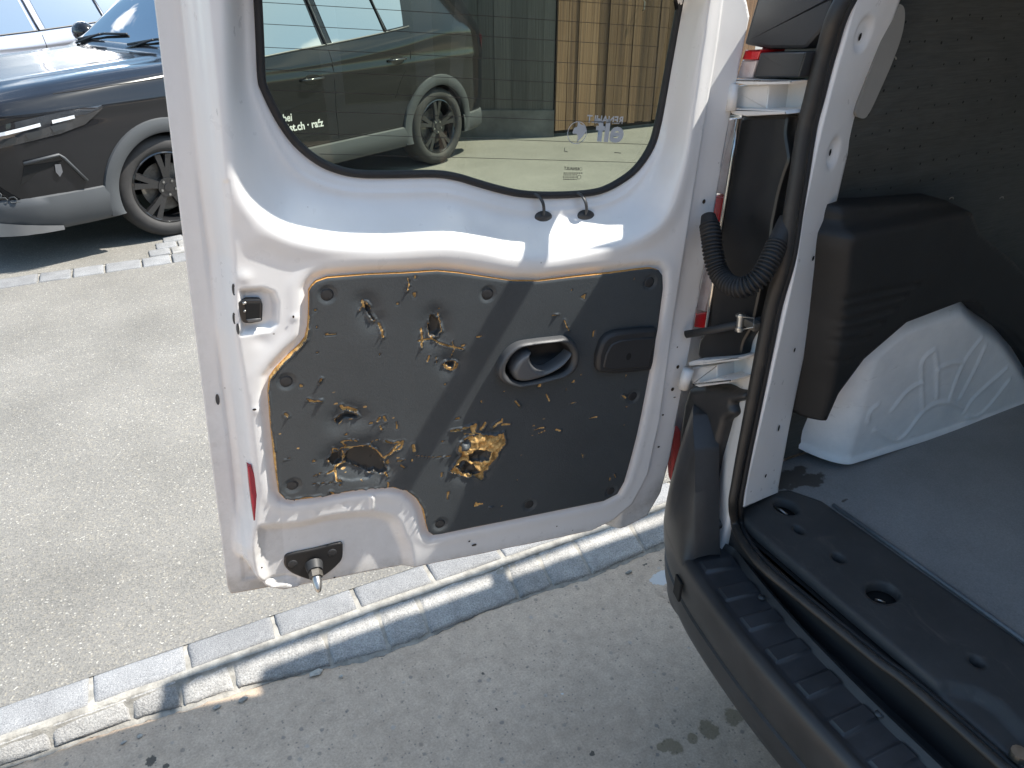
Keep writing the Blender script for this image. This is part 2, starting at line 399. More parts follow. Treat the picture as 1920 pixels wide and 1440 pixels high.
k.col(k.mix(1.0, k.mix(1.0, a, tn, 'MULTIPLY'), k.ramp(k.noise(22, 6), [(.3, .78), (.7, 1.15)]), 'MULTIPLY')); k.rough(.9); k.nor(k.bump(k.math('ADD', k.noise(60, 5), k.noise(200, 3)), .7, .004)); M_GRAN2 = k.m
M_MORT = mat('mortar', (.285, .27, .24), .95, var=.38, vscale=30, bump=.6, bscale=180, bdist=.003)
M_DARKGAP = mat('crack_dirt', (.045, .04, .034), .95, var=.4, vscale=60)
M_SOIL = mat('base_ground', (.22, .21, .19), .95, var=.2, vscale=4)

def white_paint(name, base=.80, dirt=.35):
    k = NT(name); d = k.ramp(k.noise(5, 9, .7, vec=k.map((1, 1, .35))), [(.42, 0.0), (.85, dirt)])
    c = k.mix(d, (base, base*.995, base*.985), (.50, .46, .40))
    spk = k.t.nodes.new('ShaderNodeSeparateColor'); k.l(k.voro(36, out='Color'), spk.inputs[0])
    chip = k.math('MULTIPLY', k.ramp(k.voro(36), [(.045, 1.0), (.075, 0.0)]), k.ramp(spk.outputs[0], [(.90, 0), (.92, .7)]))
    c = k.mix(chip, c, (.10, .085, .07))
    gm = k.ramp(k.math('ADD', k.attr('grime'), k.math('MULTIPLY', k.math('SUBTRACT', k.noise(45, 7, .75), .5), k.math('MULTIPLY', k.attr('grime'), 2.6))), [(.12, 0.0), (.95, .62)])
    c = k.mix(gm, c, (.33, .31, .275))
    k.col(c); k.rough(k.ramp(k.noise(30, 4), [(.3, .26), (.8, .42)])); k.b.inputs['Coat Weight'].default_value = .35; k.b.inputs['Coat Roughness'].default_value = .12
    k.nor(k.bump(k.noise(11, 3), .06, .004)); return k.m
M_WHITE = white_paint('white_paint', .75, .25); M_WHITEP = white_paint('white_paint_inner', .88, .15); M_WHITE2 = white_paint('white_paint_worn', .70, .65)
M_BLKPL = mat('black_plastic', (.022, .023, .025), .55, var=.3, vscale=5, bump=.25, bscale=350, bdist=.0008)
M_BLKPL_G = mat('grey_black_plastic', (.045, .047, .05), .50, var=.25, vscale=6, bump=.25, bscale=420, bdist=.0006)
M_BUMP = mat('bumper_plastic', (.028, .028, .029), .46, var=.45, vscale=7, bump=.2, bscale=300, bdist=.0006)
M_STEP = mat('dusty_step_plastic', (.024, .025, .028), .5, col2=(.05, .052, .058), vscale=9, thr=(.42, .75), bump=.2, bscale=200, bdist=.0006)
M_RUB = mat('rubber', (.016, .016, .017), .62, var=.25, vscale=20)
M_RUBW = mat('worn_rubber', (.020, .019, .018), .5, col2=(.055, .045, .036), vscale=18, thr=(.5, .8))
M_STEEL = mat('steel', (.42, .41, .39), .38, metal=1, var=.3, vscale=30)
M_STEELD = mat('dirty_steel', (.14, .13, .115), .55, metal=.6, var=.4, vscale=40)
M_BEIGE = mat('beige_trim', (.27, .265, .245), .8, var=.08)
M_LENSR = mat('red_lens', (.55, .012, .015), .12, coat=.8)
M_LENSP = mat('faded_red_lens', (.60, .10, .085), .3)
M_LENSC = mat('clear_lens', (.50, .38, .35), .15, coat=.8, col2=(.62, .56, .54), vscale=40)
M_CHROME = mat('chrome_rim', (.6, .58, .55), .25, metal=1)
M_REFLR = mat('red_reflector', (.33, .015, .035), .25, coat=.6, bump=.4, bscale=500, bdist=.0006)
M_GLASSV = glass_mat('van_glass', (.56, .615, .51), .9, dirt=.005)
M_HEAT = mat('heater_wire', (.03, .022, .018), .6)
M_STICK = mat('sticker_print', (.40, .43, .46), .6)
M_PRINT = mat('glass_print', (.02, .02, .02), .6)
M_HOLE = mat('dark_hole', (.006, .006, .006), .9)
M_GREYPL = mat('grey_handle_plastic', (.10, .102, .105), .42, bump=.15, bscale=300, bdist=.0004)

k = NT('lining_fabric')
n = k.ramp(k.noise(3, 6, .6), [(.3, (.040, .044, .043)), (.7, (.070, .073, .066))])
m2 = k.ramp(k.noise(120, 3, vec=k.map((.15, 1, 3))), [(.35, .82), (.65, 1.15)])
k.col(k.mix(1.0, n, m2, 'MULTIPLY')); k.rough(.7); k.nor(k.bump(k.noise(5, 4, vec=k.map((.4, 1, 1.6)), dist=.6), .5, .02)); M_LIN = k.m
k = NT('floor_mat')
n = k.ramp(k.noise(4, 8, .7), [(.3, (.195, .197, .197)), (.7, (.262, .264, .264))]); g = k.ramp(k.noise(300, 3), [(.3, .86), (.7, 1.14)])
c = k.mix(1.0, n, g, 'MULTIPLY')
c = k.mix(k.ramp(k.math('ADD', k.attr('dirt'), k.math('MULTIPLY', k.math('SUBTRACT', k.noise(30, 6), .5), 1.6)), [(.42, 0), (.62, .85)]), c, (.045, .035, .026))
k.col(c); k.rough(.75); k.nor(k.bump(k.noise(260, 3), .25, .001)); M_FLOOR = k.m
k = NT('sill_plastic')
n = k.ramp(k.noise(6, 8, .7), [(.3, (.030, .030, .031)), (.72, (.055, .054, .054))])
scr = k.ramp(k.noise(24, 8, .75, vec=k.map((1, .35, 1), (0, 0, .7)), dist=1.2), [(.55, 0.0), (.75, .7)])
k.col(k.mix(scr, n, (.11, .10, .088))); k.rough(.68); k.nor(k.bump(k.noise(420, 2), .2, .0006)); M_SILL = k.m

# trim board: dark film over orange wood fibre
k = NT('trim_board')
film = k.ramp(k.noise(4, 8, .62), [(.3, (.047, .0535, .058)), (.7, (.063, .0715, .077))])
film = k.mix(1.0, film, k.ramp(k.noise(260, 3), [(.3, .95), (.7, 1.05)]), 'MULTIPLY')
scr = k.ramp(k.noise(16, 9, .78, vec=k.map((1, 1, 3.0), (0, .35, 0)), dist=.8), [(.66, 0.0), (.80, .45)])
film = k.mix(scr, film, (.15, .148, .14))
fib = k.mix(1.0, k.ramp(k.noise(150, 7, .8, dist=.6), [(.25, (.24, .115, .035)), (.5, (.60, .36, .125)), (.75, (.84, .64, .32))]), k.ramp(k.noise(55, 4, .7), [(.35, .45), (.6, 1.15)]), 'MULTIPLY')
edge = k.math('ADD', k.attr('tear'), k.math('MULTIPLY', k.math('SUBTRACT', k.noise(260, 7, .8), .5), 1.15))
c = k.mix(k.ramp(edge, [(.40, 0.0), (.47, 1.0)]), film, fib)
sp = k.t.nodes.new('ShaderNodeSeparateColor'); k.l(k.voro(42, out='Color', vec=k.map((1, 1, 1.9))), sp.inputs[0])
chip = k.math('MULTIPLY', k.ramp(k.math('ADD', k.voro(42, vec=k.map((1, 1, 1.9))), k.math('MULTIPLY', k.noise(160, 4), .30)), [(.26, 1.0), (.34, 0.0)]), k.ramp(sp.outputs[0], [(.82, 0), (.86, 1.0)]))
chip = k.math('MULTIPLY', chip, k.attr('wear'))
c = k.mix(k.ramp(chip, [(.35, 0.0), (.5, .75)]), c, fib)
hole = k.ramp(k.attr('hole'), [(.45, 0.0), (.6, 1.0)])
c = k.mix(hole, c, (.040, .038, .035))
k.col(c); k.rough(k.ramp(edge, [(.4, .40), (.47, .95)])); k.b.inputs['Specular IOR Level'].default_value = .4
k.nor(k.bump(k.math('ADD', k.math('MULTIPLY', k.noise(300, 3), .35), k.math('MULTIPLY', edge, .8)), .3, .002)); M_TRIM = k.m
k = NT('fibre_edge'); k.col(k.ramp(k.noise(150, 6, .7), [(.25, (.34, .15, .035)), (.6, (.62, .32, .085)), (.8, (.74, .48, .18))])); k.rough(.95); k.nor(k.bump(k.noise(200, 4), .8, .003)); M_FIBRE = k.m

# ================================================================== GROUND, ROAD, KERBS
def quad(name, pts, m, kind='structure', parent=None): return pyobj(name, pts, [tuple(range(len(pts)))], m, parent, kind=kind)
quad('ground', [(-400, -400, -.06), (400, -400, -.06), (400, 400, -.06), (-400, 400, -.06)], M_SOIL)
ROADZ = .050
quad('road', [(-80, 1.585, ROADZ), (80, 1.585, ROADZ), (80, 4.73, 0.004), (-80, 4.73, 0.004)], M_ASPH)
quad('parking_lot', [(-80, 4.90, 0.0), (80, 4.90, 0.0), (80, 120, 0.0), (-80, 120, 0.0)], M_LOT)
EDGE = [(-.90, 1.462), (-.57, 1.453), (-.376, 1.448), (-.2, 1.437), (.074, 1.413), (.22, 1.392), (.356, 1.378), (.48, 1.388), (.603, 1.398), (.78, 1.388), (.939, 1.374), (1.2, 1.383), (1.5, 1.39), (2.2, 1.40)]
ec = catmull(EDGE, 14); rj = np.random.default_rng(3)
jit = np.cumsum(rj.normal(0, .0012, len(ec))); jit -= np.linspace(0, jit[-1], len(ec)); ec[:, 1] += jit+rj.normal(0, .0013, len(ec))
def stain(S, T):
    v = np.full(S.shape, 0.0)
    for (u, w, r) in ((1262, 1398, .022), (1330, 1368, .026), (1375, 1345, .022), (1405, 1330, .02), (1240, 1402, .012), (1300, 1385, .014)):
        p = at_z(u, w, 0); v = np.maximum(v, np.clip(1.25-np.hypot(S-p[0], (T-p[1]))/r*.75, 0, 1))
    return v
def whitesp(S, T):
    p = at_z(1250, 1080, 0); v = np.clip(1.3-np.hypot((S-p[0])/.075, (T-p[1])/.033), 0, 1)
    p = at_z(1055, 1302, 0); return np.maximum(v, np.clip(1.0-np.hypot((S-p[0])/.014, (T-p[1])/.008), 0, 1))
CR = [[at_z(u, v, 0)[:2] for u, v in cr] for cr in ([(1245, 1105), (1262, 1108), (1275, 1120), (1290, 1128)], [(1240, 1118), (1252, 1122), (1258, 1135)], [(1205, 1060), (1222, 1055), (1240, 1050)], [(905, 1125), (935, 1128), (958, 1132)])]
def crackf(S, T):
    d, _, _ = near(ec, S, T, False); v = .78*(1-np.clip(d/.010, 0, 1))
    for q in CR:
        d, _, _ = near(q, S, T, False); v = np.maximum(v, .85*(1-np.clip(d/.008, 0, 1)))
    for u, w, r in ((284, 1427, .012), (311, 1436, .008), (1110, 1412, .006), (905, 1262, .005), (930, 1330, .004)):
        p = at_z(u, w, 0); v = np.maximum(v, 1.15-np.hypot(S-p[0], (T-p[1])*.8)/r*.55)
    return np.clip(v, 0, 1)
def conc_h(S, T):
    h = .0016*vnoise(S, T, 9, 1)+.001*vnoise(S, T, 31, 2)
    d, _, _ = near(ec, S, T, False); h -= .010*(1-sst(d, 0, .014))*(.3+1.8*np.abs(vnoise(S, T, 28, 4)))
    for cr in ([(1245, 1105), (1262, 1108), (1275, 1120), (1290, 1128)], [(1240, 1118), (1252, 1122), (1258, 1135)]):
        q = [at_z(u, v, 0)[:2] for u, v in cr]; d, _, _ = near(q, S, T, False); h -= .006*(1-sst(d, 0, .005))
    return h
conc_out = [(-.9, .3)]+[tuple(p) for p in ec]+[(2.2, .3)]
sheet('pavement', conc_out, [], .0075, conc_h, lambda S, T, H: np.stack([S, T, H], 1), M_CONC, None, skirt=.05, attrs=dict(stain=stain, white=whitesp, crack=crackf), flip=True)['kind'] = 'structure'
for i, (a, b, c_, d) in enumerate(((-80, -80, 80, .3), (-80, .3, -.9, 1.462), (2.2, .3, 80, 1.40))):
    quad('pavement', [(a, b, 0), (c_, b, 0), (c_, d, 0), (a, d, 0)], M_CONC)
# near kerb: bed of mortar carrying two rows of stones
kb = MB()
rk = np.random.default_rng(8); xm = np.concatenate([[-40], np.arange(-1.3, 2.6, .014), [40]]); nm = len(xm); w0 = np.convolve(rk.normal(0, 1, nm+8), np.ones(9)/9, 'valid'); w1 = np.convolve(rk.normal(0, 1, nm+4), np.ones(5)/5, 'valid')
rws = [[(x, 1.476+.006*w0[i], .036) for i, x in enumerate(xm)], [(x, 1.482+.008*w0[i], .0445+.002*w1[i]) for i, x in enumerate(xm)], [(x, 1.494, .0475+.0025*w1[i]) for i, x in enumerate(xm)], [(x, 1.506, .0475+.001*w0[i]) for i, x in enumerate(xm)], [(x, 1.600, .046) for i, x in enumerate(xm)]]
kb.add([p for r_ in rws for p in r_], [(r_*nm+i, r_*nm+i+1, (r_+1)*nm+i+1, (r_+1)*nm+i) for r_ in range(4) for i in range(nm-1)])
xs_ = [-40]+list(np.linspace(-1.2, 2.4, 60))+[40]; kb.add([(x, float(np.interp(x, ec[:, 0], ec[:, 1]))-.02, -.016) for x in xs_]+[(x, float(np.interp(x, ec[:, 0], ec[:, 1]))+.012, .0045) for x in xs_]+[(x, 1.478, .0425) for x in xs_], [(r_*62+i, r_*62+i+1, (r_+1)*62+i+1, (r_+1)*62+i) for r_ in range(2) for i in range(61)])
kerb = kb.build('kerb', [M_MORT]); kerb['kind'] = 'structure'
def stone(name, corners, depth, m, parent, bulge=.003, jitter=.003, res=5, seed=0, bev=.007):
    """a dressed stone: top face given by 4 corners (a,b along front, c,d back), rounded arrises, slightly uneven"""
    r = np.random.default_rng(seed); c = [np.asarray(p, float) for p in corners]
    nrm = np.cross(c[1]-c[0], c[3]-c[0]); nrm /= np.linalg.norm(nrm)
    if nrm[2] < 0: nrm = -nrm
    us = [0, .02, .06]+list(np.linspace(.06, .94, res)[1:-1])+[.94, .98, 1.0]; vs = [0, .05, .14, .38, .62, .86, .95, 1.0]
    V = []; F = []; L = np.linalg.norm(c[1]-c[0]); W = np.linalg.norm(c[3]-c[0])
    for i, u in enumerate(us):
        for j, v in enumerate(vs):
            p = (c[0]*(1-u)+c[1]*u)*(1-v)+(c[3]*(1-u)+c[2]*u)*v
            e = min(u*L, (1-u)*L, v*W, (1-v)*W); drop = bev*(1-min(1, e/bev))**2
            p = p-nrm*drop+nrm*(bulge*math.sin(math.pi*u)*math.sin(math.pi*v)+r.normal(0, jitter*.35))
            if i in (0, len(us)-1): p = p+(c[1]-c[0])/L*r.normal(0, jitter*.5)
            if j in (0, len(vs)-1): p = p+(c[3]-c[0])/W*r.normal(0, jitter*.6)
            V.append(p)
    nu, nv = len(us), len(vs)
    for i in range(nu-1):
        for j in range(nv-1): F.append((i*nv+j, (i+1)*nv+j, (i+1)*nv+j+1, i*nv+j+1))
    ring = [i*nv for i in range(nu)]+[(nu-1)*nv+j for j in range(1, nv)]+[i*nv+nv-1 for i in range(nu-2, -1, -1)]+[j for j in range(nv-2, 0, -1)]
    b = len(V); V += [V[i]-nrm*depth for i in ring]
    for q in range(len(ring)): F.append((ring[(q+1) % len(ring)], ring[q], b+q, b+(q+1) % len(ring)))
    return pyobj(name, V, F, m, parent, True)
def jx(px, z): return [at_z(u, v, z)[0] for u, v in px]
top_j = jx([(170, 1300), (352, 1240), (517, 1180), (668, 1125), (808, 1079), (937, 1033)], .052)
st = np.mean(np.diff(top_j))
xs = [top_j[0]-st*n for n in (4, 3, 2, 1)]+top_j+[top_j[-1]+st*n for n in range(1, 8)]
low_y = lambda x: 1.502+.004*math.sin(x*3.1)
sd = 11
for a, b in zip(xs[:-1], xs[1:]):
    a_, b_ = a+.005, b-.005; sd += 1
    stone('kerb_stone', [(a_, low_y(a_), .052), (b_, low_y(b_), .052), (b_, 1.584, .055), (a_, 1.584, .055)], .05, M_GRAN, kerb, .0015, .0016, 5, sd)
low_j = jx([(244, 1330), (337, 1300), (437, 1270), (613, 1210), (717, 1175), (787, 1138), (958, 1083), (1020, 1063), (1096, 1046)], .03)
xs = [low_j[0]-.17*n for n in (5, 4, 3, 2, 1)]+low_j+[low_j[-1]+.2*n for n in range(1, 8)]
ey = lambda x: float(np.interp(x, ec[:, 0], ec[:, 1]))
for a, b in zip(xs[:-1], xs[1:]):
    a_, b_ = a+.003, b-.003; sd += 1; dz = random.uniform(-.004, .004)
    stone('lower_kerb_stone', [(a_, ey(a_)+.003, .006), (b_, ey(b_)+.003, .006+dz), (b_, 1.483, .0455), (a_, 1.483, .0455+dz*.5)], .05, M_GRAN2, kerb, .0022, .003, 6, sd, .006)
# loose chips of stone lying in the crack
ch = MB()
for u, v, s in ((407, 1325, .007), (455, 1312, .010), (640, 1268, .005), (593, 1262, .013), (835, 1140, .012), (700, 1212, .009), (232, 1392, .005), (262, 1380, .006), (900, 1128, .008), (1180, 1072, .009), (1030, 1095, .007)):
    p = at_z(u, v, .004); bm = bmesh.new(); bmesh.ops.create_icosphere(bm, subdivisions=1, radius=s)
    for w in bm.verts: w.co = Vector((w.co.x*1.5+random.uniform(-1, 1)*s*.3, w.co.y*.8+random.uniform(-1, 1)*s*.3, w.co.z*.5))+Vector(tuple(p))
    bm.verts.index_update(); ch.add([w.co[:] for w in bm.verts], [tuple(w.index for w in f.verts) for f in bm.faces]); bm.free()
ch.build('stone_chips', M_MORT, None, kind='stuff')
# far kerb: flush row of small granite setts
fk = MB(); fk.add([(-40, 4.71, -.004), (40, 4.71, -.004), (40, 4.92, -.003), (-40, 4.92, -.003)], [(0, 1, 2, 3)])
far = fk.build('far_kerb', M_MORT); far['kind'] = 'structure'
x = -2.2
while x < 3.4:
    w = random.uniform(.16, .25); sd += 1
    stone('sett', [(x+.006, 4.722, .012), (x+w-.006, 4.722, .012), (x+w-.006, 4.872, .012), (x+.006, 4.872, .012)], .03, M_GRAN, far, .002, .003, 4, sd, .006); x += w
# a short branch of setts running back beside the parking bay
for r_ in range(4):
    for c_ in range(2):
        sd += 1; y = 4.90+r_*.12; x0 = -.03+c_*.13+r_*.05
        stone('sett', [(x0+.005, y+.005, .010), (x0+.125, y+.005, .010), (x0+.125, y+.113, .010), (x0+.005, y+.113, .010)], .03, [M_GRAN, M_GRAN2][c_], far, .002, .003, 3, sd, .006)

# ================================================================== WHITE VAN (rear left corner, left rear door swung open)
van = empty('white_van', (2.2, .14, 0), 'white panel van seen at its open rear with bare cargo floor and worn black sill', 'van')
YC = .14
def yo(z): return float(np.interp(z, [.28, .45, .62, .95, 1.2, 1.45, 1.62, 1.72, 1.78, 1.81], [1.03, 1.075, 1.09, 1.095, 1.088, 1.065, 1.03, .985, .93, .80]))
zs = [.28, .36, .45, .62, .8, .95, 1.2, 1.45, 1.62, 1.72, 1.78, 1.81]
prof = [(yo(z), z) for z in zs]+[(.55, 1.825), (YC, 1.835)]
prof = prof+[(2*YC-y, z) for y, z in prof[-2::-1]]
def rearx(z): return (1.22 if z < .55 else .935)+.09*(z-.58)+.135*float(sst(np.array(z), 1.52, 1.80))
stx = [None, 1.5, 2.4, 3.0, 3.45, 3.75, 4.15, 4.5, 4.62]
top = [None, 1, 1, 1, .93, .66, .60, .56, .50]; wid = [1, 1, 1, 1, .99, .98, .96, .90, .80]
V = []; F = []; n = len(prof)
for x, tp, w in zip(stx, top, wid):
    for y, z in prof:
        zz = z if tp in (None, 1) else min(z, .28+(1.835-.28)*tp+(z-1.835)*.06)
        V.append((rearx(z) if x is None else x, YC+(y-YC)*w, zz))
for i in range(len(stx)-1):
    for j in range(n-1): F.append((i*n+j, i*n+j+1, (i+1)*n+j+1, (i+1)*n+j))
F.append(tuple((len(stx)-1)*n+j for j in range(n)))
body = pyobj('body', V, F, M_WHITE, van, True, ang=40)
b = MB(); b.box((2.8, YC, .29), (3.4, 1.8, .06)); b.build('underbody', M_BLKPL, van)
for sgn in (1, -1):      # cab windows sit just proud of the shell
    b = MB()
    P = [(2.35, 1.12), (3.62, 1.12), (3.25, 1.66), (2.35, 1.66)]
    yy = lambda z: YC+sgn*(yo(z)-YC+.006)
    b.add([(x, yy(z), z) for x, z in P]+[(x, yy(z)-sgn*.004, z) for x, z in P], [(0, 1, 2, 3), (7, 6, 5, 4)])
    b.build('cab_window', mat('dark_glass', (.01, .012, .013), .05, spec=.6), van)
for x in (1.78, 4.0):
    for y in (YC+.80, YC-.80):
        b = MB(); R_ = .285; pr = [(-.09, .18), (-.10, .24), (-.08, .275), (0, .285), (.08, .275), (.10, .24), (.09, .18)]
        sg = 36; V = [(x+r*math.cos(2*math.pi*k/sg), y+w, R_+r*math.sin(2*math.pi*k/sg)) for w, r in pr for k in range(sg)]
        b.add(V, [(i*sg+k, i*sg+(k+1) % sg, (i+1)*sg+(k+1) % sg, (i+1)*sg+k) for i in range(len(pr)-1) for k in range(sg)])
        w_ = b.build('wheel', M_RUB, van, True)
        b = MB(); b.tube([(x, y-.07, R_), (x, y+.07, R_)], .20, 28); b.build('rim', M_STEELD, w_)
# roof rack: cross bars, side rails, feet
for x in (1.065, 1.95, 2.75):
    b = MB(); b.tube([(x, 2*YC-1.135, 1.885), (x, 1.135, 1.885)], .023, 14); b.build('roof_bar', M_STEELD, van)
for y in (1.136, 2*YC-1.136):
    b = MB(); b.tube([(1.04, y, 1.885), (2.85, y, 1.885)], .013, 12); b.build('rack_rail', M_STEELD, van)
for q in range(9):      # unseen boards added on the cross bars to widen the van's shadow
    y0 = 1.085-.215*q; b = MB(); b.box((2.14, y0-.095, 1.925), (1.66, .19, .022)); b.build('shade_board', MATS.get('shade_ply') or mat('shade_ply', (.22, .15, .09), .8, var=.3), van)
for x in (1.22, 1.95, 2.75):
    for y in (YC-.66, YC+.66): b = MB(); b.box((x, y, 1.848), (.10, .03, .06)); b.build('rack_foot', M_STEELD, van)
for y in (YC-.66, YC+.66): b = MB(); b.box((1.15, y, 1.868), (.20, .025, .02)); b.build('rack_arm', M_STEELD, van)

# ---- jamb round the opening
def jf(S, T, H): return np.stack([.93+.09*(T-.58)+.135*sst(T, 1.52, 1.80)-H, S, T], 1)
def jyz(u, v, off=0.0): p = J(u, v, off); return (p[1], p[2])
def jplace(y, z, n): return np.array([.93+.09*(z-.58)-n, y, z])
jin = [(.862, .50), (.864, .60), (.873, .75), (.888, .98), (.90, 1.22), (.905, 1.54), (.90, 1.66), (.84, 1.73)]
jout = [(yo(z)-.012, z) for z in (1.74, 1.62, 1.45, 1.2, .95, .62, .50)]
def jamb_h(S, T):
    d = np.interp(T, [.5, .98, 1.54, 1.7], [.868, .89, .905, .88]); w = S-d
    return -.012*sst(w, .02, .06)-.03*sst(w, .10, .16)+.002*vnoise(S, T, 14, 5)
sheet('door_jamb', jin+jout, [], .008, jamb_h, jf, M_WHITE2, van, skirt=.02, flip=True)
b = MB()
b.box((1.215, YC, 1.765), (.06, 1.45, .07)); rr = 2*YC
for (y0, z0), (y1, z1) in zip(jin[:-1], jin[1:]):
    p = [(rearx(z0)+.0, rr-y0, z0), (rearx(z1), rr-y1, z1), (rearx(z1), rr-yo(z1)+.01, z1), (rearx(z0), rr-yo(z0)+.01, z0)]
    b.add(p+[(x+.05, y, z) for x, y, z in p], [(0, 1, 2, 3), (7, 6, 5, 4), (0, 4, 5, 1)])
b.build('opening_frame', M_WHITE2, van)

# ---- inner rear pillar (white, punched with fixing holes)
def itab(tab, v):
    t = sorted((b_, a_) for a_, b_ in tab); vs = [q[0] for q in t]; us = [q[1] for q in t]
    if v < vs[0]: return us[0]+(us[1]-us[0])/(vs[1]-vs[0])*(v-vs[0])
    return float(np.interp(v, vs, us))
TL = [(1578, 0), (1520, 187), (1481, 400), (1430, 643), (1389, 851), (1376, 950)]
TRG = [(1602, 0), (1560, 150), (1535, 250), (1503, 400), (1489, 500), (1442, 712), (1399, 900), (1392, 948)]
TRR = [(1688, 0), (1614, 194), (1587, 299), (1552, 451), (1480, 800), (1459, 917)]
vv = np.concatenate([np.linspace(-260, 0, 20), np.linspace(0, 948, 150)[1:]])
dim = [(1616, 66, .030, .0065), (1559, 289, .028, .0065)]
rows = []
for v in vv:
    A = J(itab(TL, v), v, -.004); B = J(itab(TRG, v), v, -.012); C_ = J(itab(TRR, min(v, 917)), min(v, 917)+max(0, v-917)*.2, -.15)
    rr_ = []
    for a in np.linspace(0, 1, 5): rr_.append(A+(B-A)*a+np.array([0, -.004, 0])*math.sin(math.pi*a*.5))
    B2 = rr_[-1]
    for a in np.linspace(0, 1, 26)[1:]: rr_.append(B2+(C_-B2)*a)
    for k_ in (.004, .012, .035): rr_.append(C_+np.array([.25*k_, k_, 0]))
    rows.append(rr_)
G = np.array(rows); nr, nc, _ = G.shape
du = np.gradient(G, axis=1); dv = np.gradient(G, axis=0); NN = np.cross(du, dv); NN /= np.linalg.norm(NN, axis=2)[..., None]
NN *= np.sign(-(NN[..., 1]))[..., None]
c_r = G[:, 4:30]
for u, v, r, dp in dim:
    i = int(np.argmin(np.abs(vv-v))); fr = (u-itab(TRG, v))/(itab(TRR, v)-itab(TRG, v)); ctr = G[i, 4+int(round(fr*25))]
    d = np.linalg.norm(G-ctr, axis=2); G = G-NN*(dp*(1-sst(d, r*.55, r)))[..., None]
Fp = [(i*nc+j, (i+1)*nc+j, (i+1)*nc+j+1, i*nc+j+1) for i in range(nr-1) for j in range(nc-1)]
pil = pyobj('rear_pillar', G.reshape(-1, 3), Fp, M_WHITEP, van, True)
def pil_pt(u, v):
    i = int(np.argmin(np.abs(vv-v))); fr = (u-itab(TRG, v))/(itab(TRR, v)-itab(TRG, v)); x = 4+fr*25; j = int(x)
    return G[i, j]*(1-(x-j))+G[i, j+1]*(x-j), NN[i, j]
for u, v, a, c_ in ((1616, 67, .0045, .006), (1559, 289, .0042, .006), (1521, 485, .006, .0045), (1487, 653, .004, .0048), (1457, 804, .0035, .0075), (1432, 893, .0035, .0042)):
    p, nn = pil_pt(u, v); tx = np.cross(nn, ZZ); tx /= np.linalg.norm(tx); b = MB()
    rg = lambda k_, s_, d_: p+nn*d_+tx*a*s_*math.cos(k_*math.pi/8)+np.cross(nn, tx)*c_*s_*math.sin(k_*math.pi/8)
    b.add([rg(k_, 1, .0012) for k_ in range(16)]+[rg(k_, .8, .0009) for k_ in range(16)], [tuple(range(16, 32))]+[(k_, (k_+1) % 16, 16+(k_+1) % 16, 16+k_) for k_ in range(16)])
    b.build('fixing_hole', M_HOLE, pil)
# base lip of the pillar
b = MB(); q0, q1 = at_z(1393, 947, .604), at_z(1460, 916, .604)
b.add([q0, q1, q1+(.005, .03, 0), q0+(.0, .03, .0), q0-(0, 0, .05), q1-(0, 0, .05)], [(0, 1, 2, 3), (4, 5, 1, 0)]); b.build('pillar_foot', M_WHITE2, van)
b = MB()    # foam pad behind the pillar
pts = [(1692, 10), (1697, 30), (1690, 70), (1672, 120), (1650, 170), (1632, 208), (1620, 222), (1606, 215), (1612, 190), (1650, 80), (1675, 15)]
fr_ = [at_y(u, v, .930) for u, v in catmull(pts, 4, True)]; b.prism(fr_, [p+(.004, .018, 0) for p in fr_]); b.build('foam_trim', M_BEIGE, van)

# ---- weatherstrip loop
wsp = [J(u, v, .012) for u, v in ((1581, 0), (1545, 98), (1522, 187), (1508, 243), (1494, 333), (1484, 395), (1470, 487), (1446, 574), (1432, 643), (1418, 712), (1404, 782), (1390, 851), (1380, 905), (1374, 942))]
wsp += [at_z(u, v, z) for u, v, z in ((1377, 978, .592), (1388, 1008, .585), (1425, 1058, .584), (1485, 1109, .584), (1560, 1170, .584), (1646, 1240, .584), (1760, 1331, .584))]
wsp = [np.array((1.15, .80, 1.735)), np.array((1.085, .885, 1.66))]+wsp+[np.array((.925, -.1, .584)), np.array((.925, -.52, .59)), np.array((.94, -.585, .66)), np.array((.97, -.60, 1.0)), np.array((1.07, -.60, 1.66)), np.array((1.15, -.52, 1.735)), np.array((1.155, .14, 1.745))]
wp = catmull(wsp, 8, True); rad = [.0075+.0038*float(sst(np.array(p[2]), .6, 1.1)) for p in wp]
b = MB(); b.tube(wp, rad, 12, False, True, (1.0, 1.15)); wstrip = b.build('weatherstrip', M_RUBW, van, True)
b = MB(); b.tube([p+np.array([.016, -.004, .0]) if p[2] > .62 else p+np.array([.017, 0, -.004]) for p in wp], .006, 8, False, True); b.build('lip', M_RUB, wstrip, True)

# ---- lining, arch cover, wheel arch, floor
def yf(S, T, H): return np.stack([S, .955-.02*(T-1.0)-H, T], 1)
lin = sheet('side_lining', [(1.05, .62), (2.75, .62), (2.75, 1.74), (1.05, 1.74)], [], .02, lambda S, T: .024*vnoise(S+.35*T, T*2.6-.5*S, 3.1, 8)+.010*vnoise(S*.8+T*.3, T*2.4-S*.4, 7, 9), yf, M_LIN, van)
b = MB()
for i in range(32):
    for j in range(15):
        x = 1.13+i*.042+(j % 2)*.021; z = 1.22+j*.036
        h = (.024*vnoise(np.array([x+.35*z]), np.array([z*2.6-.5*x]), 3.1, 8)+.010*vnoise(np.array([x*.8+z*.3]), np.array([z*2.4-x*.4]), 7, 9))[0]
        
        if RNG.random() < .18: continue
        x += RNG.normal(0, .003); z += RNG.normal(0, .002); p = yf(np.array([x]), np.array([z]), np.array([h+.0022]))[0]; r = .0023*RNG.uniform(.7, 1.2)
        b.add([p+np.array([r*math.cos(k_*math.pi/3), 0, r*1.1*math.sin(k_*math.pi/3)]) for k_ in range(6)], [tuple(range(6))])
b.build('perforation', mat('perforation_dark', (.014, .015, .015), .9), lin, kind='stuff')
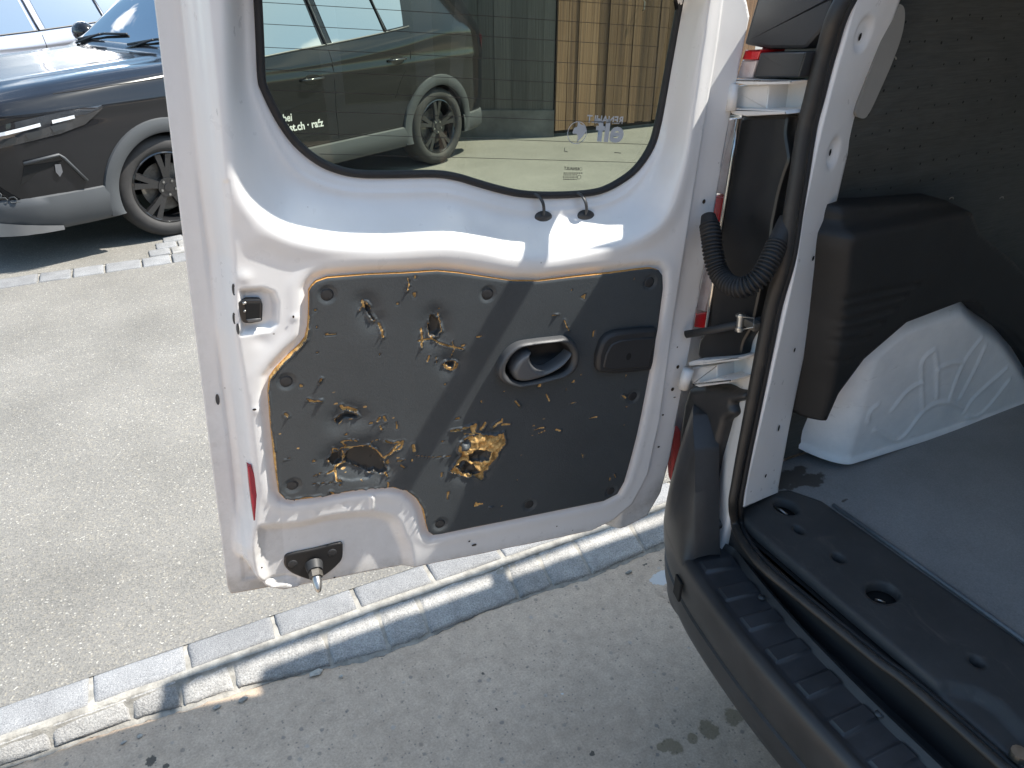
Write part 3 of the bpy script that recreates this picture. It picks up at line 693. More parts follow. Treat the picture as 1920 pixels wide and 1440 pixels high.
for u, v in ((1671, 381), (1778, 374), (1872, 373), (1669, 113)):
    p = at_y(u, v, .94); b = MB(); a = np.linspace(.3, 2.6, 6); b.tube([p+np.array([.007*math.cos(t), -.006, .006*math.sin(t)]) for t in a], .0012, 5); b.build('clip', M_STEEL, lin)
AY = .885
axz = lambda u, v, y=AY: (float(at_y(u, v, y)[0]), float(at_y(u, v, y)[2]))
arch_top = [(1478, 795), (1500, 800), (1528, 799), (1546, 786), (1570, 732), (1620, 667), (1700, 597), (1760, 572), (1815, 556), (1830, 560), (1852, 582), (1898, 620), (1932, 672), (1962, 730), (1985, 770)]
arch_bot = [(1985, 738), (1913, 762), (1850, 785), (1700, 835), (1600, 866), (1560, 874), (1530, 868), (1478, 856)]
arch_o = [tuple(p) for p in catmull([axz(*p) for p in arch_top], 4)]+[tuple(p) for p in catmull([axz(*p) for p in arch_bot], 3)]; ATOP = [tuple(p) for p in catmull([axz(*p) for p in arch_top], 4)]
ribs = [[(1628, 792), (1631, 773), (1648, 758)], [(1672, 770), (1700, 735), (1728, 717)], [(1730, 765), (1728, 690), (1735, 670), (1752, 657)], [(1757, 745), (1757, 690), (1754, 662)],
        [(1640, 806), (1680, 826), (1700, 812), (1730, 772), (1755, 757), (1780, 755), (1805, 768)], [(1780, 750), (1790, 720), (1812, 672), (1842, 632)], [(1800, 748), (1830, 690), (1848, 650)], [(1758, 692), (1785, 681), (1805, 680)], [(1808, 774), (1830, 742), (1888, 690)], [(1812, 782), (1840, 775), (1892, 712)]]
ribs = [catmull([axz(*p) for p in r], 5) for r in ribs]
def arch_h(S, T):
    h = -.095*(1-sst(S, 1.17, 1.30)); d, _, _ = near(ATOP, S, T, False); h -= .035*(1-sst(d, 0, .05))
    for i, r in enumerate(ribs):
        d, _, _ = near(r, S, T, False); h += .0045*np.exp(-(d/.0038)**2)
    db, _, _ = near([axz(*p) for p in arch_bot], S, T, False); h += .006*(1-sst(db, .006, .014)); return h+.0025*vnoise(S, T, 9, 12)
k = NT('arch_paint'); d = k.ramp(k.noise(7, 8, .7), [(.35, (.70, .73, .75)), (.65, (.84, .86, .87))])
smr = k.ramp(k.noise(11, 7, .75, vec=k.map((.5, 1, 2.6), (0, .5, 0)), dist=.5), [(.60, 0), (.74, .55)]); d = k.mix(smr, d, (.17, .17, .175))
rs = k.ramp(k.noise(4.2, 5), [(.66, 0), (.74, .35)]); d = k.mix(rs, d, (.42, .30, .20)); k.col(d); k.rough(.45); M_ARCH = k.m
sheet('wheel_arch', arch_o, [], .0055, arch_h, lambda S, T, H: np.stack([S, AY-H, T], 1), M_ARCH, van)
CY = .862
cov = [(1570, 402), (1690, 395), (1808, 385), (1822, 398), (1838, 440), (1900, 490), (1960, 560), (2010, 660), (1990, 740), (1968, 720), (1938, 668), (1900, 626), (1850, 592), (1829, 566), (1800, 566), (1700, 604), (1620, 673), (1572, 738), (1550, 788), (1530, 797), (1490, 791), (1476, 791), (1496, 700), (1530, 540)]
cov_o = [axz(u, v, CY) for u, v in cov]
crease = [axz(u, v, CY) for u, v in ((1592, 470), (1580, 600), (1560, 720), (1540, 800))]
slots = [[axz(u, v, CY) for u, v in s_] for s_ in ([(1590, 560), (1722, 533)], [(1587, 580), (1700, 555)], [(1583, 602), (1680, 580)], [(1579, 622), (1655, 606)], [(1572, 643), (1632, 630)], [(1565, 680), (1598, 672)])]
zl = axz(1700, 425, CY)[1]
def cov_h(S, T):
    xc = np.interp(T, [p[1] for p in crease[::-1]], [p[0] for p in crease[::-1]])
    h = -.06*(1-sst(S-xc, -.04, .012))-.035*sst(T, zl-.004, zl+.02)-.02*sst(T, zl+.03, zl+.06)
    for s_ in slots:
        d, _, _ = near(s_, S, T, False); h -= .005*(1-sst(d, .001, .005))
    return h
sheet('arch_cover', cov_o, [], .006, cov_h, lambda S, T, H: np.stack([S, CY-H, T], 1), mat('arch_cover_plastic', (.013, .0135, .014), .6, var=.3, vscale=6, bump=.2, bscale=200, bdist=.001), van, skirt=.06)
def dirt(S, T):
    v = np.zeros(S.shape)
    for u, w, a, c_ in ((1478, 893, .05, .02), (1510, 900, .05, .013), (1500, 880, .02, .012), (1535, 906, .03, .006), (1580, 938, .012, .006), (1465, 910, .02, .02)):
        p = at_z(u, w, .598); v = np.maximum(v, np.clip(1.15-np.hypot((S-p[0])/a, (T-p[1])/c_)*.6, 0, 1))
    return v
sheet('cargo_floor', [(1.10, -.60), (2.74, -.60), (2.74, .97), (1.06, .97), (1.08, .86), (1.146, .80)], [], .012, lambda S, T: .0025*vnoise(S, T, 5, 3), lambda S, T, H: np.stack([S, T, .597+H], 1), M_FLOOR, van, attrs=dict(dirt=dirt), flip=False)
b = MB(); b.box((2.76, YC, 1.18), (.03, 1.6, 1.2)); b.build('bulkhead', M_WHITEP, van)
b = MB(); b.box((1.98, YC, 1.765), (1.50, 1.5, .02)); b.build('headliner', M_WHITEP, van)
b = MB(); b.box((1.9, -.66, 1.18), (1.7, .03, 1.18)); b.build('right_lining', M_WHITEP, van)

# ---- sill trim with its pockets
sz = .602
holes = []
def oval(u, v, ru, rv, z=sz, ang=0.0, n=22):
    c_ = at_z(u, v, z)[:2]; e1 = at_z(u+ru*math.cos(ang), v+ru*math.sin(ang), z)[:2]-c_; e2 = at_z(u-rv*math.sin(ang), v+rv*math.cos(ang), z)[:2]-c_
    return [tuple(c_+e1*math.cos(2*math.pi*k_/n)+e2*math.sin(2*math.pi*k_/n)) for k_ in range(n)]
holes = [oval(1473, 950, 26, 13, ang=.35), oval(1498, 993, 13, 6, ang=.5), oval(1572, 1046, 15, 7, ang=.5), oval(1655, 1111, 33, 19, ang=.25), oval(1832, 1241, 17, 8, ang=.5)]
sill_o = [(.957, -.60), (.957, .815), (.962, .85), (.982, .882), tuple(at_z(1396, 950, sz)[:2]), tuple(at_z(1462, 918, sz)[:2]), tuple(at_z(1480, 917, sz)[:2]), tuple(at_z(1541, 938, sz)[:2]), (1.152, .70), (1.158, .39), (1.158, -.60)]
pocket = [tuple(at_z(u, v, sz)[:2]) for u, v in ((1714, 1283), (1780, 1277), (1834, 1290), (1882, 1318), (1960, 1400), (2000, 1500), (1900, 1500), (1800, 1365))]
def sill_h(S, T):
    d = sdf(pocket, S, T); h = -.016*sst(-d, -.003, .016)
    e, _, _ = near(sill_o, S, T); h -= .003*(1-sst(e, 0, .006))
    for hh in holes:
        d, _, _ = near(hh, S, T); h -= .002*(1-sst(d, 0, .006))
    return h+.0008*vnoise(S, T, 12, 2)
sill = sheet('sill_trim', sill_o, holes, .005, sill_h, lambda S, T, H: np.stack([S, T, sz+H], 1), M_SILL, van, skirt=.02)
b = MB(); b.add([(.95, -.6, .575), (1.15, -.6, .575), (1.15, .9, .575), (.95, .9, .575)], [(0, 1, 2, 3)]); b.build('sill_pan', M_HOLE, van)
g = MB(); p0, p1 = at_z(1452, 952, .586), at_z(1476, 966, .586); g.tube([p0, (p0+p1)/2+np.array([0, 0, .003]), p1], .003, 6); g.build('striker_wire', M_STEEL, sill, True); g = MB(); p0, p1 = at_z(1640, 1124, .586), at_z(1660, 1131, .586); g.tube([p0, (p0+p1)/2+np.array([0, 0, .002]), p1], .0022, 6); g.build('striker_wire', M_STEEL, sill, True)
b = MB(); b.tube([(1.156, .80, .6035), (1.160, .6, .6035), (1.162, .39, .6035), (1.162, -.59, .6035)], .0042, 8); b.build('edge_strip', mat('grey_edge', (.10, .115, .13), .5, var=.3), sill, True)
b = MB(); p = at_z(1908, 1420, .59); b.tube([p, p+np.array([0, 0, .012])], .012, 12); b.build('lock_striker', M_STEEL, sill)

# ---- bumper: step, lip, face, swept round the corner
pth = catmull([(.785, -.60), (.785, 0), (.785, .384), (.791, .557), (.804, .688), (.826, .82), (.850, .905), (.885, .985), (.935, 1.045), (1.00, 1.085), (1.10, 1.105), (1.25, 1.11)], 40)
seg = np.linalg.norm(np.diff(pth, axis=0), axis=1); al = np.concatenate([[0], np.cumsum(seg)]); fine = np.arange(0, al[-1], .003)
pth = np.stack([np.interp(fine, al, pth[:, 0]), np.interp(fine, al, pth[:, 1])], 1); tg = np.gradient(pth, axis=0); tg /= np.linalg.norm(tg, axis=1)[:, None]; inn = np.stack([tg[:, 1], -tg[:, 0]], 1)
sect = [(.130, .500), (.122, .503), (.116, .532), (.108, .536), (.102, .530), (.098, .524), (.094, .524), (.026, .524), (.022, .524), (.012, .528), (.004, .529), (-.004, .525), (-.009, .515), (-.010, .495), (-.006, .46), (.000, .425), (.006, .412), (.001, .408), (.002, .39), (.006, .36), (.014, .335), (.035, .31), (.09, .30)]
V = []; m_ = len(sect)
for i, (p, q) in enumerate(zip(pth, inn)):
    y = p[1]; k_ = sst(np.array(y), .86, .96); ph = ((.86-y)/.078) % 1.0; rib = float(sst(np.array(ph), .0, .05)-sst(np.array(ph), .42, .47)) if y < .86 else 0
    for j, (o_, z) in enumerate(sect):
        zz = z+(.006*rib if 6 <= j <= 7 else 0)
        oo = o_*(1-.55*k_) if o_ > .02 else o_
        V.append((p[0]+q[0]*oo, p[1]+q[1]*oo, zz))
F = [(i*m_+j, i*m_+j+1, (i+1)*m_+j+1, (i+1)*m_+j) for i in range(len(pth)-1) for j in range(m_-1)]
mi = [1 if j in (5, 6, 7, 8) else 0 for i in range(len(pth)-1) for j in range(m_-1)]
bump_o = pyobj('bumper', V, F, [M_BUMP, M_STEP], van, True, mi, 50)
b = MB(); b.add([(.898, -.6, .500), (.96, -.6, .500), (.96, .90, .500), (.898, .88, .500)], [(0, 1, 2, 3)]); b.add([(.94, -.6, .5), (.94, .86, .5), (.94, .86, .578), (.94, -.6, .578)], [(0, 1, 2, 3)]); b.build('drain_channel', M_BLKPL, van)
for u, v in ((1440, 1088), (1662, 1300)):
    p = at_z(u, v, .512); b = MB(); b.box(p, (.012, .03, .012), bev=.003); b.build('channel_clip', M_STEELD, van)
for u, v in ((1428, 1121), (1648, 1340)):
    p = at_z(u, v, .53); b = MB(); b.tube([p, p+np.array([0, 0, .003])], .007, 14); b.build('step_rivet', M_BLKPL_G, bump_o, True)
pq = [at_z(u, v, .47) for u, v in ((1279, 1069), (1288, 1079), (1298, 1114), (1288, 1100))]
# tow-eye slot in the face
for off in (0,):
    i0 = int(np.argmin(np.abs(pth[:, 1]-.862))); p = pth[i0]; q = inn[i0]; t_ = tg[i0]; b = MB()
    c0 = np.array([p[0]-q[0]*.0125, p[1]-q[1]*.0125, .455]); ax = np.array([[t_[0], t_[1], 0], [q[0], q[1], 0], [-.0, 0, 1]]); b.box(c0, (.030, .006, .052), ax, .002); b.build('bumper_slot', M_HOLE, bump_o)
# corner post of the bumper rising beside the opening
sel = [i for i in range(len(pth)) if pth[i, 1] > .862]
V = []; m_ = 14
hz = lambda i: float(np.interp(pth[i, 1], [.862, .90, .95, 1.0, 1.08], [.53, .62, .74, .79, .80])) if pth[i, 1] < 1.085 else .80
for i in sel:
    p, q = pth[i], inn[i]; zt = hz(i)
    for j in range(m_-3):
        a = j/(m_-4); z = .515+(zt-.515)*a; o_ = -.010+.030*a**1.5; V.append((p[0]+q[0]*o_, p[1]+q[1]*o_, z))
    for o_, dz in ((.026, .004), (.05, 0), (.06, -.25)): V.append((p[0]+q[0]*(o_+.02), p[1]+q[1]*(o_+.02), max(.5, zt+dz)))
pyobj('bumper_corner', V, [(i*m_+j, i*m_+j+1, (i+1)*m_+j+1, (i+1)*m_+j) for i in range(len(sel)-1) for j in range(m_-1)], M_BUMP, van, True, ang=50)
def jbev(name, px, n0, n1, m, parent=van, bev=.004, rnd=0):
    A = [jyz(u, v, n1) for u, v in px]
    if rnd: A = round_poly(A, rnd, 3)
    b = MB(); b.bevprism(A, jplace, n0, n1, bev); return b.build(name, m, parent, True, 40)
cvr = round_poly([jyz(u, v, .012) for u, v in ((1291, 727), (1352, 724), (1369, 731), (1400, 734), (1401, 751), (1373, 757), (1382, 776), (1372, 785), (1362, 788), (1352, 824), (1341, 862), (1334, 905), (1335, 962), (1348, 992), (1328, 1000), (1296, 985), (1276, 930), (1271, 880), (1273, 817), (1281, 760))], .008, 3)
cvr = [tuple(p) for p in cvr]
sheet('corner_cover', cvr, [], .004, lambda S, T: .016*np.sqrt(np.clip(1-(1-np.clip(-sdf(cvr, S, T)/.016, 0, 1))**2, 0, 1))+.001*vnoise(S, T, 20, 6), jf, M_BUMP, van, skirt=.012, flip=True)
b = MB(); pl = [jyz(u, v, .012) for u, v in ((1257, 800), (1264, 812), (1263, 860), (1258, 905), (1252, 893), (1250, 860), (1253, 820))]
b.bevprism(round_poly(pl, .006, 3), jplace, -.005, .012, .003); b.build('rear_reflector', M_LENSP, van, True, 40)

# ---- tail light seen edge-on beside the hinge
tl = jbev('tail_light', [(1389, 220), (1400, 217), (1479, 216), (1474, 250), (1482, 299), (1470, 330), (1460, 365), (1449, 420), (1441, 500), (1427, 539), (1420, 574), (1411, 615), (1394, 643), (1390, 668), (1369, 675), (1316, 676), (1306, 668), (1310, 640), (1326, 615), (1335, 539), (1350, 437), (1370, 320)], .0, .022, mat('lamp_housing', (.010, .0105, .011), .34, var=.3, vscale=8), van, .006, .008)
def lens(px, m, n=.016, nm='lens'): return jbev(nm, px, -.02, n, m, tl, .003, .002)
lens([(1366, 222), (1380, 222), (1372, 300), (1358, 365), (1338, 362), (1348, 300)], M_LENSC)
lens([(1337, 366), (1357, 369), (1349, 418), (1330, 414)], M_LENSR)
lens([(1329, 420), (1348, 423), (1335, 530), (1321, 585), (1304, 580), (1315, 520)], M_LENSC)
lens([(1303, 588), (1326, 584), (1322, 616), (1300, 614)], M_LENSR)
b = MB(); b.tube([J(u, v, .024) for u, v in ((1384, 222), (1372, 300), (1352, 425), (1336, 539), (1325, 614))], .0036, 8); b.build('lens_rim', M_CHROME, tl, True)
up = jbev('upper_lamp', [(1420, -8), (1418, 0), (1406, 40), (1394, 84), (1440, 92), (1510, 92), (1546, 52), (1560, 0), (1562, -8)], -.01, .020, M_BLKPL, van, .006, .006)
jbev('lamp_box', [(1425, 99), (1512, 97), (1498, 145), (1412, 146)], -.02, .040, mat('box_plastic', (.022, .023, .025), .35), up, .003, .002)
jbev('red_lens', [(1397, 94), (1427, 94), (1420, 112), (1391, 112)], -.02, .036, M_LENSR, up, .002, .001)
jbev('clear_lens', [(1391, 113), (1420, 113), (1410, 146), (1381, 147)], -.02, .035, M_LENSC, up, .002, .001)
# ---- hinges
h1 = jbev('hinge', [(1369, 164), (1386, 160), (1443, 158), (1438, 206), (1382, 203), (1366, 205)], -.05, .030, M_WHITE2, van, .003, .002)
jbev('hinge_plate', [(1370, 150), (1384, 148), (1486, 152), (1480, 158), (1400, 160), (1374, 156)], -.05, .048, M_WHITE2, h1, .002, .001)
jbev('hinge_plate', [(1366, 206), (1380, 204), (1472, 207), (1475, 214), (1400, 218), (1372, 214)], -.05, .046, M_WHITE2, h1, .002, .001)
b = MB(); b.tube([J(1376, 158, .05), J(1370, 208, .05)], .009, 12); b.build('knuckle', M_WHITE2, h1, True)
h2 = jbev('hinge', [(1296, 690), (1345, 684), (1345, 709), (1352, 716), (1298, 722)], -.03, .03, M_WHITE2, van, .003, .002)
jbev('hinge_plate', [(1290, 680), (1300, 676), (1386, 670), (1383, 676), (1320, 684), (1292, 686)], -.05, .05, M_WHITE2, h2, .002, .001)
jbev('hinge_plate', [(1298, 721), (1345, 708), (1372, 713), (1366, 718), (1310, 726)], -.05, .05, M_WHITE2, h2, .002, .001)
b = MB(); b.tube([J(1291, 692, .055), J(1281, 727, .055)], .0115, 14); b.build('knuckle', M_WHITE2, h2, True)
# ---- cable boot, check strap, grab hook
hp = catmull([J(u, v, o_) for u, v, o_ in ((1328, 405, .075), (1333, 440, .085), (1338, 480, .09), (1349, 514, .09), (1370, 535, .09), (1396, 538, .085), (1424, 520, .07), (1444, 487, .05), (1460, 450, .025), (1478, 412, .005))], 26)
L_ = np.concatenate([[0], np.cumsum(np.linalg.norm(np.diff(hp, axis=0), axis=1))]); fine = np.arange(0, L_[-1], .0009)
hp = np.stack([np.interp(fine, L_, hp[:, i]) for i in range(3)], 1)
r_ = [.0165+.0022*(1 if math.cos(2*math.pi*s_/.0066) > 0 else -1)*min(1, abs(math.cos(2*math.pi*s_/.0066))*2.0) if .02 < s_ < L_[-1]-.045 else (.013+.004*min(1, s_/.02) if s_ < .03 else .0165) for s_ in fine]
b = MB(); b.tube(hp, r_, 18); b.build('cable_boot', M_RUB, van, True)
b = MB(); b.tube([J(1286, 627, .06), J(1330, 620, .05), (J(1430, 600, .012))], .0048, 10, flat=(1, 1.6)); cs = b.build('check_strap', M_BLKPL, van, True)
b = MB(); b.box(J(1405, 605, .028), (.016, .045, .016), bev=.003)
b.build('strap_bracket', M_STEELD, cs, True, 40)
b = MB(); b.tube([J(1389, 588, .04), J(1386, 622, .04)], .006, 12); b.tube([J(1389, 590, .04), J(1388.5, 594, .04)], .009, 10); b.tube([J(1387, 614, .04), J(1386.5, 618, .04)], .009, 10); b.build('strap_pin', M_STEEL, cs, True, 40)
b = MB(); b.tube([J(u, v, .045) for u, v in ((1392, 594), (1414, 597), (1413, 614), (1378, 620))], .0014, 6); b.build('strap_spring', M_STEEL, cs, True)

# ================================================================== REAR DOOR (swung open, inner face towards the camera)
F0 = -.045
out_px = [(428, 1108), (434, 1121), (525, 1105), (540, 1111), (700, 1077), (850, 1047), (1000, 1016), (1110, 993), (1165, 979), (1205, 958), (1230, 915), (1248, 845), (1260, 775), (1285, 640), (1308, 500), (1329, 380), (1352, 240), (1374, 120), (1392, 30)]
door_o = dpoly(out_px, -.03)+[(.872, 1.03), (.85, 1.072), (.80, 1.085), (.06, 1.085), (.012, 1.06)]+dpoly([(287, -20), (340, 420), (385, 770)], F0)
win_px = [(478, -60), (483, 0), (487, 80), (490, 146), (497, 170), (523, 222), (555, 267), (596, 301), (634, 318), (676, 326), (735, 327), (815, 326), (857, 332), (891, 342), (929, 353), (975, 363), (1027, 366), (1082, 364), (1124, 358), (1159, 342), (1193, 316), (1221, 274), (1235, 226), (1249, 153), (1263, 76), (1277, 0), (1286, -60)]
wl = dpoly(win_px, -.057)
win_o = [tuple(p) for p in catmull([wl[0]]+wl[1:], 4)]
s0, s1 = win_o[0][0], win_o[-1][0]; TT = 1.026
win_o = win_o+[(s1+.0, TT-.05), (s1-.015, TT-.012), (s1-.06, TT), (s0+.06, TT), (s0+.012, TT-.012), (s0-.004, TT-.06)]
rdg = dpoly([(413, -40), (416, 120), (422, 240), (436, 345), (470, 405), (530, 448), (620, 468), (720, 472), (830, 468), (900, 476), (960, 488), (1030, 490), (1120, 474), (1200, 448), (1252, 400), (1283, 300), (1305, 150), (1325, 0), (1330, -40)], 0.0)
rdg = [tuple(p) for p in catmull(rdg, 4)]+[(rdg[-1][0], 1.045), (rdg[0][0], 1.045)]
frm = dpoly([(387, -20), (399, 110), (410, 222), (422, 330), (444, 486), (446, 560), (449, 629), (461, 702), (477, 827), (488, 930), (484, 985), (478, 1035), (484, 1082), (504, 1104), (533, 1113), (700, 1079), (1000, 1018), (1110, 994), (1150, 975), (1186, 945), (1214, 890), (1236, 790), (1262, 601), (1281, 480), (1300, 360), (1322, 220), (1345, 80), (1358, -20)], 0.0)
frm = frm+[(frm[-1][0], 1.06), (frm[0][0], 1.06)]
pan_px = [(580, 546), (585, 538), (594, 529), (614, 522), (687, 516), (760, 513), (820, 509), (862, 513), (915, 521), (963, 528), (1012, 528), (1078, 520), (1147, 513), (1200, 506), (1222, 504), (1236, 507), (1243, 517), (1244, 542), (1239, 580), (1234, 619), (1226, 660), (1217, 706), (1203, 779), (1194, 820), (1185, 855), (1178, 880), (1171, 904), (1158, 927), (1133, 940), (1064, 954), (956, 976), (880, 991), (828, 1002), (813, 1004), (804, 998), (798, 977), (793, 956), (781, 936), (763, 922), (737, 916), (700, 918), (664, 922), (591, 935), (551, 940), (533, 936), (523, 925), (519, 900), (514, 862), (507, 792), (503, 737), (506, 711), (517, 695), (540, 671), (562, 650), (573, 636), (578, 615), (580, 584)]
PN = .0055
HO = PN-.004
def dph(s, t, n): return dpt(s, t, n+HO)
pan_o = dpoly(pan_px, PN)
K = [(480, 988), (501, 979), (562, 974), (621, 961), (679, 955), (723, 958), (745, 971), (757, 998), (770, 1030), (768, 1090), (700, 1120), (560, 1145), (520, 1130), (488, 1092), (474, 1040)]; kpk = [tuple(p) for p in catmull(dpoly(K, -.01), 3, True)]
Lp = [(448, 541), (493, 538), (513, 546), (521, 567), (520, 605), (508, 618), (450, 627)]; lpk = dpoly(Lp, -.005)
rib1 = dpoly([(697, 930), (698, 953)], 0)
dents = [(dl(u, v), r, a) for u, v, r, a in ((553, 595, .006, .0015), (480, 770, .007, .0015), (458, 520, .01, .002), (490, 640, .012, -.0015), (1190, 970, .02, -.002), (470, 450, .02, .002), (590, 960, .008, .001), (650, 945, .006, -.0012))]
def door_h(S, T):
    dF = sdf(frm, S, T); right = sst(S, .78, .82); low = 1-sst(T, .03, .07)
    wwid = .036*(1-right)+.008*right; dep = F0*(1-right)+(-.012)*right
    wwid = wwid*(1-low*.6)
    h = dep*sst(dF, 0, wwid)
    dl_, _, _ = near(door_o, S, T); leftc = (S < .12)
    h += np.where(leftc, .0035*(1-sst(dl_, .026, .030))-.003*np.exp(-((dl_-.043)/.0035)**2), 0)
    # recess round the window
    dW = sdf(win_o, S, T); dR = -sdf(rdg, S, T)
    q = np.clip(np.maximum(dW, 0)/(np.maximum(dW, 0)+np.maximum(dR, 1e-6)), 0, 1)
    pr = .10*sst(q, .0, .22)+.06*sst(q, .20, .26)+.84*sst(q, .28, 1.0)**1.0
    rec = np.where(dR > 0, -.058*(1-pr), 0)
    h = h+rec+np.where(dF < 0, .006*np.exp(-(dR/.022)**2), 0)
    h += .058*sst(T, 1.028, 1.046)*sst(-dF, 0, .02)
    dP = sdf(pan_o, S, T); h -= .0055*(1-sst(dP, .002, .016)); h += .0012*np.exp(-((dP-.022)/.009)**2)*(dF < 0)
    dK = sdf(kpk, S, T); h -= .014*sst(-dK, -.006, .024)
    dL = sdf(lpk, S, T); h -= .012*sst(-dL, -.002, .010)
    d, _, _ = near(rib1, S, T, False); h += .003*np.exp(-(d/.003)**2)
    for (c_, r, a) in dents: h += a*np.exp(-((S-c_[0])**2+(T-c_[1])**2)/r**2)
    return h+.0012*vnoise(S, T, 7, 21)+.0005*vnoise(S, T, 23, 22)
def inset(poly, d):
    A = np.asarray(poly); c_ = A.mean(0); return [tuple(p+(c_-p)/np.linalg.norm(c_-p)*d) for p in A]
cut = inset(pan_o, .045)
bot_l = dpoly([(434, 1121), (540, 1111), (700, 1077), (1000, 1016), (1165, 979), (1230, 915)], -.02)
def grime_f(S, T):
    d, _, _ = near(bot_l, S, T, False); dK = sdf(kpk, S, T); e, _, _ = near(door_o, S, T)
    v = .62*(1-sst(d, .0, .05))+.20*(dK < 0)+.22*(S < .10)*(1-sst(T, .1, .8))+.18*(1-sst(e, 0, .03))
    dP = sdf(pan_o, S, T); return np.clip(v, 0, 1)
door = sheet('rear_door', door_o, [win_o, cut], .0031, door_h, dframe, M_WHITE, van, attrs=dict(grime=grime_f), skirt_fun=lambda S, T: np.where(near(win_o, S, T)[0] < .01, -.066, -.082), skirt=.03, ang=None)
tag(door, 'open white left rear door showing its damaged inner trim')
DD = door
def flat(name, outer, holes, n, m, parent, step=.03):
    return sheet(name, outer, holes, step, lambda S, T: np.full(S.shape, n)+.0, dframe, m, parent, flip=True)
flat('outer_skin', door_o, [inset(win_o, -.035)], -.082, M_WHITE, DD, .012)
# glazing
glo = [(s*1.0, t) for s, t in win_o]
flat('window_glass', glo, [], -.064, M_GLASSV, DD, .02)
b = MB(); b.tube([dpt(s, t, -.0575) for s, t in win_o], .0078, 8, False, True, (1, .8)); b.build('window_seal', M_RUB, DD, True)
hw = MB()
gl_n = -.0632
for i in range(12):
    v0 = [298, 262, 222, 187, 151, 112, 71, 33, -6, -45, -84, -120][i]
    pts = []
    for u in np.linspace(470, 1300, 40):
        vv_ = v0+(u-960)*(.027+.055*(298-v0)/298.0*.75)+6e-6*(u-900)**2
        s, t = dl(u, vv_, gl_n)
        if pip(win_o, np.array([s]), np.array([t]))[0]: pts.append(dpt(s, t, gl_n))
    if len(pts) > 2: hw.tube(pts, .0004, 4)
hw.build('heater_wire', M_HEAT, DD)
# sticker on the outside of the glass, so it reads mirrored from here
def on_glass(u0, v0, u1, v1, n):
    A = dpt(*dl(u0, v0, n), n); B = dpt(*dl(u1, v1, n), n); ex = (B-A)/np.linalg.norm(B-A); ey = np.cross(DN, ex); L = np.linalg.norm(B-A)
    return A, ex, ey, L
GN = -.0636
A, ex, ey, L = on_glass(1168, 232, 1100, 229, GN); text_obj('sticker_lettering', 'RENAULT', .0165, lambda x, y: A+ex*x+DT*y, M_STICK, DD, False, .0004, sx=L/.0165/4.35)
A2, ex2, _, L2 = on_glass(1168, 266, 1110, 263, GN); text_obj('sticker_lettering', 'elf', .050, lambda x, y: A2+ex2*x+DT*y, M_STICK, DD, False, .0016, sx=L2/.050/1.06)
b = MB(); c_ = dpt(*dl(1082, 249, GN), GN); rr_ = .0185
ringo = [(c_+DS*rr_*math.cos(a)+DT*rr_*math.sin(a)) for a in np.linspace(0, 2*math.pi, 37)[:-1]]; ringi = [(c_+DS*rr_*.93*math.cos(a)+DT*rr_*.93*math.sin(a)) for a in np.linspace(0, 2*math.pi, 37)[:-1]]
b.add(ringo+ringi, [(i, (i+1) % 36, 36+(i+1) % 36, 36+i) for i in range(36)])
drop = [(0.0, .95), (.35, .72), (.75, .62), (.93, .2), (.6, -.35), (.22, -.72), (.05, -.93), (.12, -.45), (-.02, -.1), (-.45, -.05), (-.35, .4), (-.05, .55)]
b.add([c_+DS*rr_*x+DT*rr_*y for x, y in catmull(drop, 4, True)], [tuple(range(len(drop)*4))])
b.build('sticker_emblem', M_STICK, DD)
for pts in (((1059, 277), (1058, 284), (1064, 284.5)), ((1152, 286), (1164, 287))): b = MB(); b.tube([dpt(*dl(u, v, GN), GN) for u, v in pts], .0006, 4); b.build('sticker_mark', M_PRINT, DD)
A3, ex3, _, L3 = on_glass(1086, 319.5, 1057, 318, GN); text_obj('glass_lettering', 'RENAULT', .0068, lambda x, y: A3+ex3*x+DT*y, M_PRINT, DD, False, .0002, sx=L3/.0068/4.4)
b = MB(); r2 = random.Random(5)
for v in (324.5, 328, 332, 336):     # the illegible approval lines
    u = 1092 if v < 326 else 1082
    while u > 1056:
        w = r2.uniform(1.2, 4); q = [dpt(*dl(a_, b_, GN), GN) for a_, b_ in ((u, v-.9), (u-w, v-.9), (u-w, v+.9), (u, v+.9))]; b.add(q, [(0, 1, 2, 3)]); u -= w+.9
c_ = dpt(*dl(1086, 332, GN), GN); b.tube([c_+DS*.0034*math.cos(a)+DT*.0036*math.sin(a) for a in np.linspace(0, 2*math.pi, 20)[:-1]], .0004, 4, False, True)
c_ = dpt(*dl(1089, 317, GN), GN); b.tube([c_+DS*.003*x+DT*.0036*y for x, y in ((0, 1), (1, 0), (0, -1), (-1, 0))], .0004, 4, False, True)
b.build('glass_stamp', M_PRINT, DD)

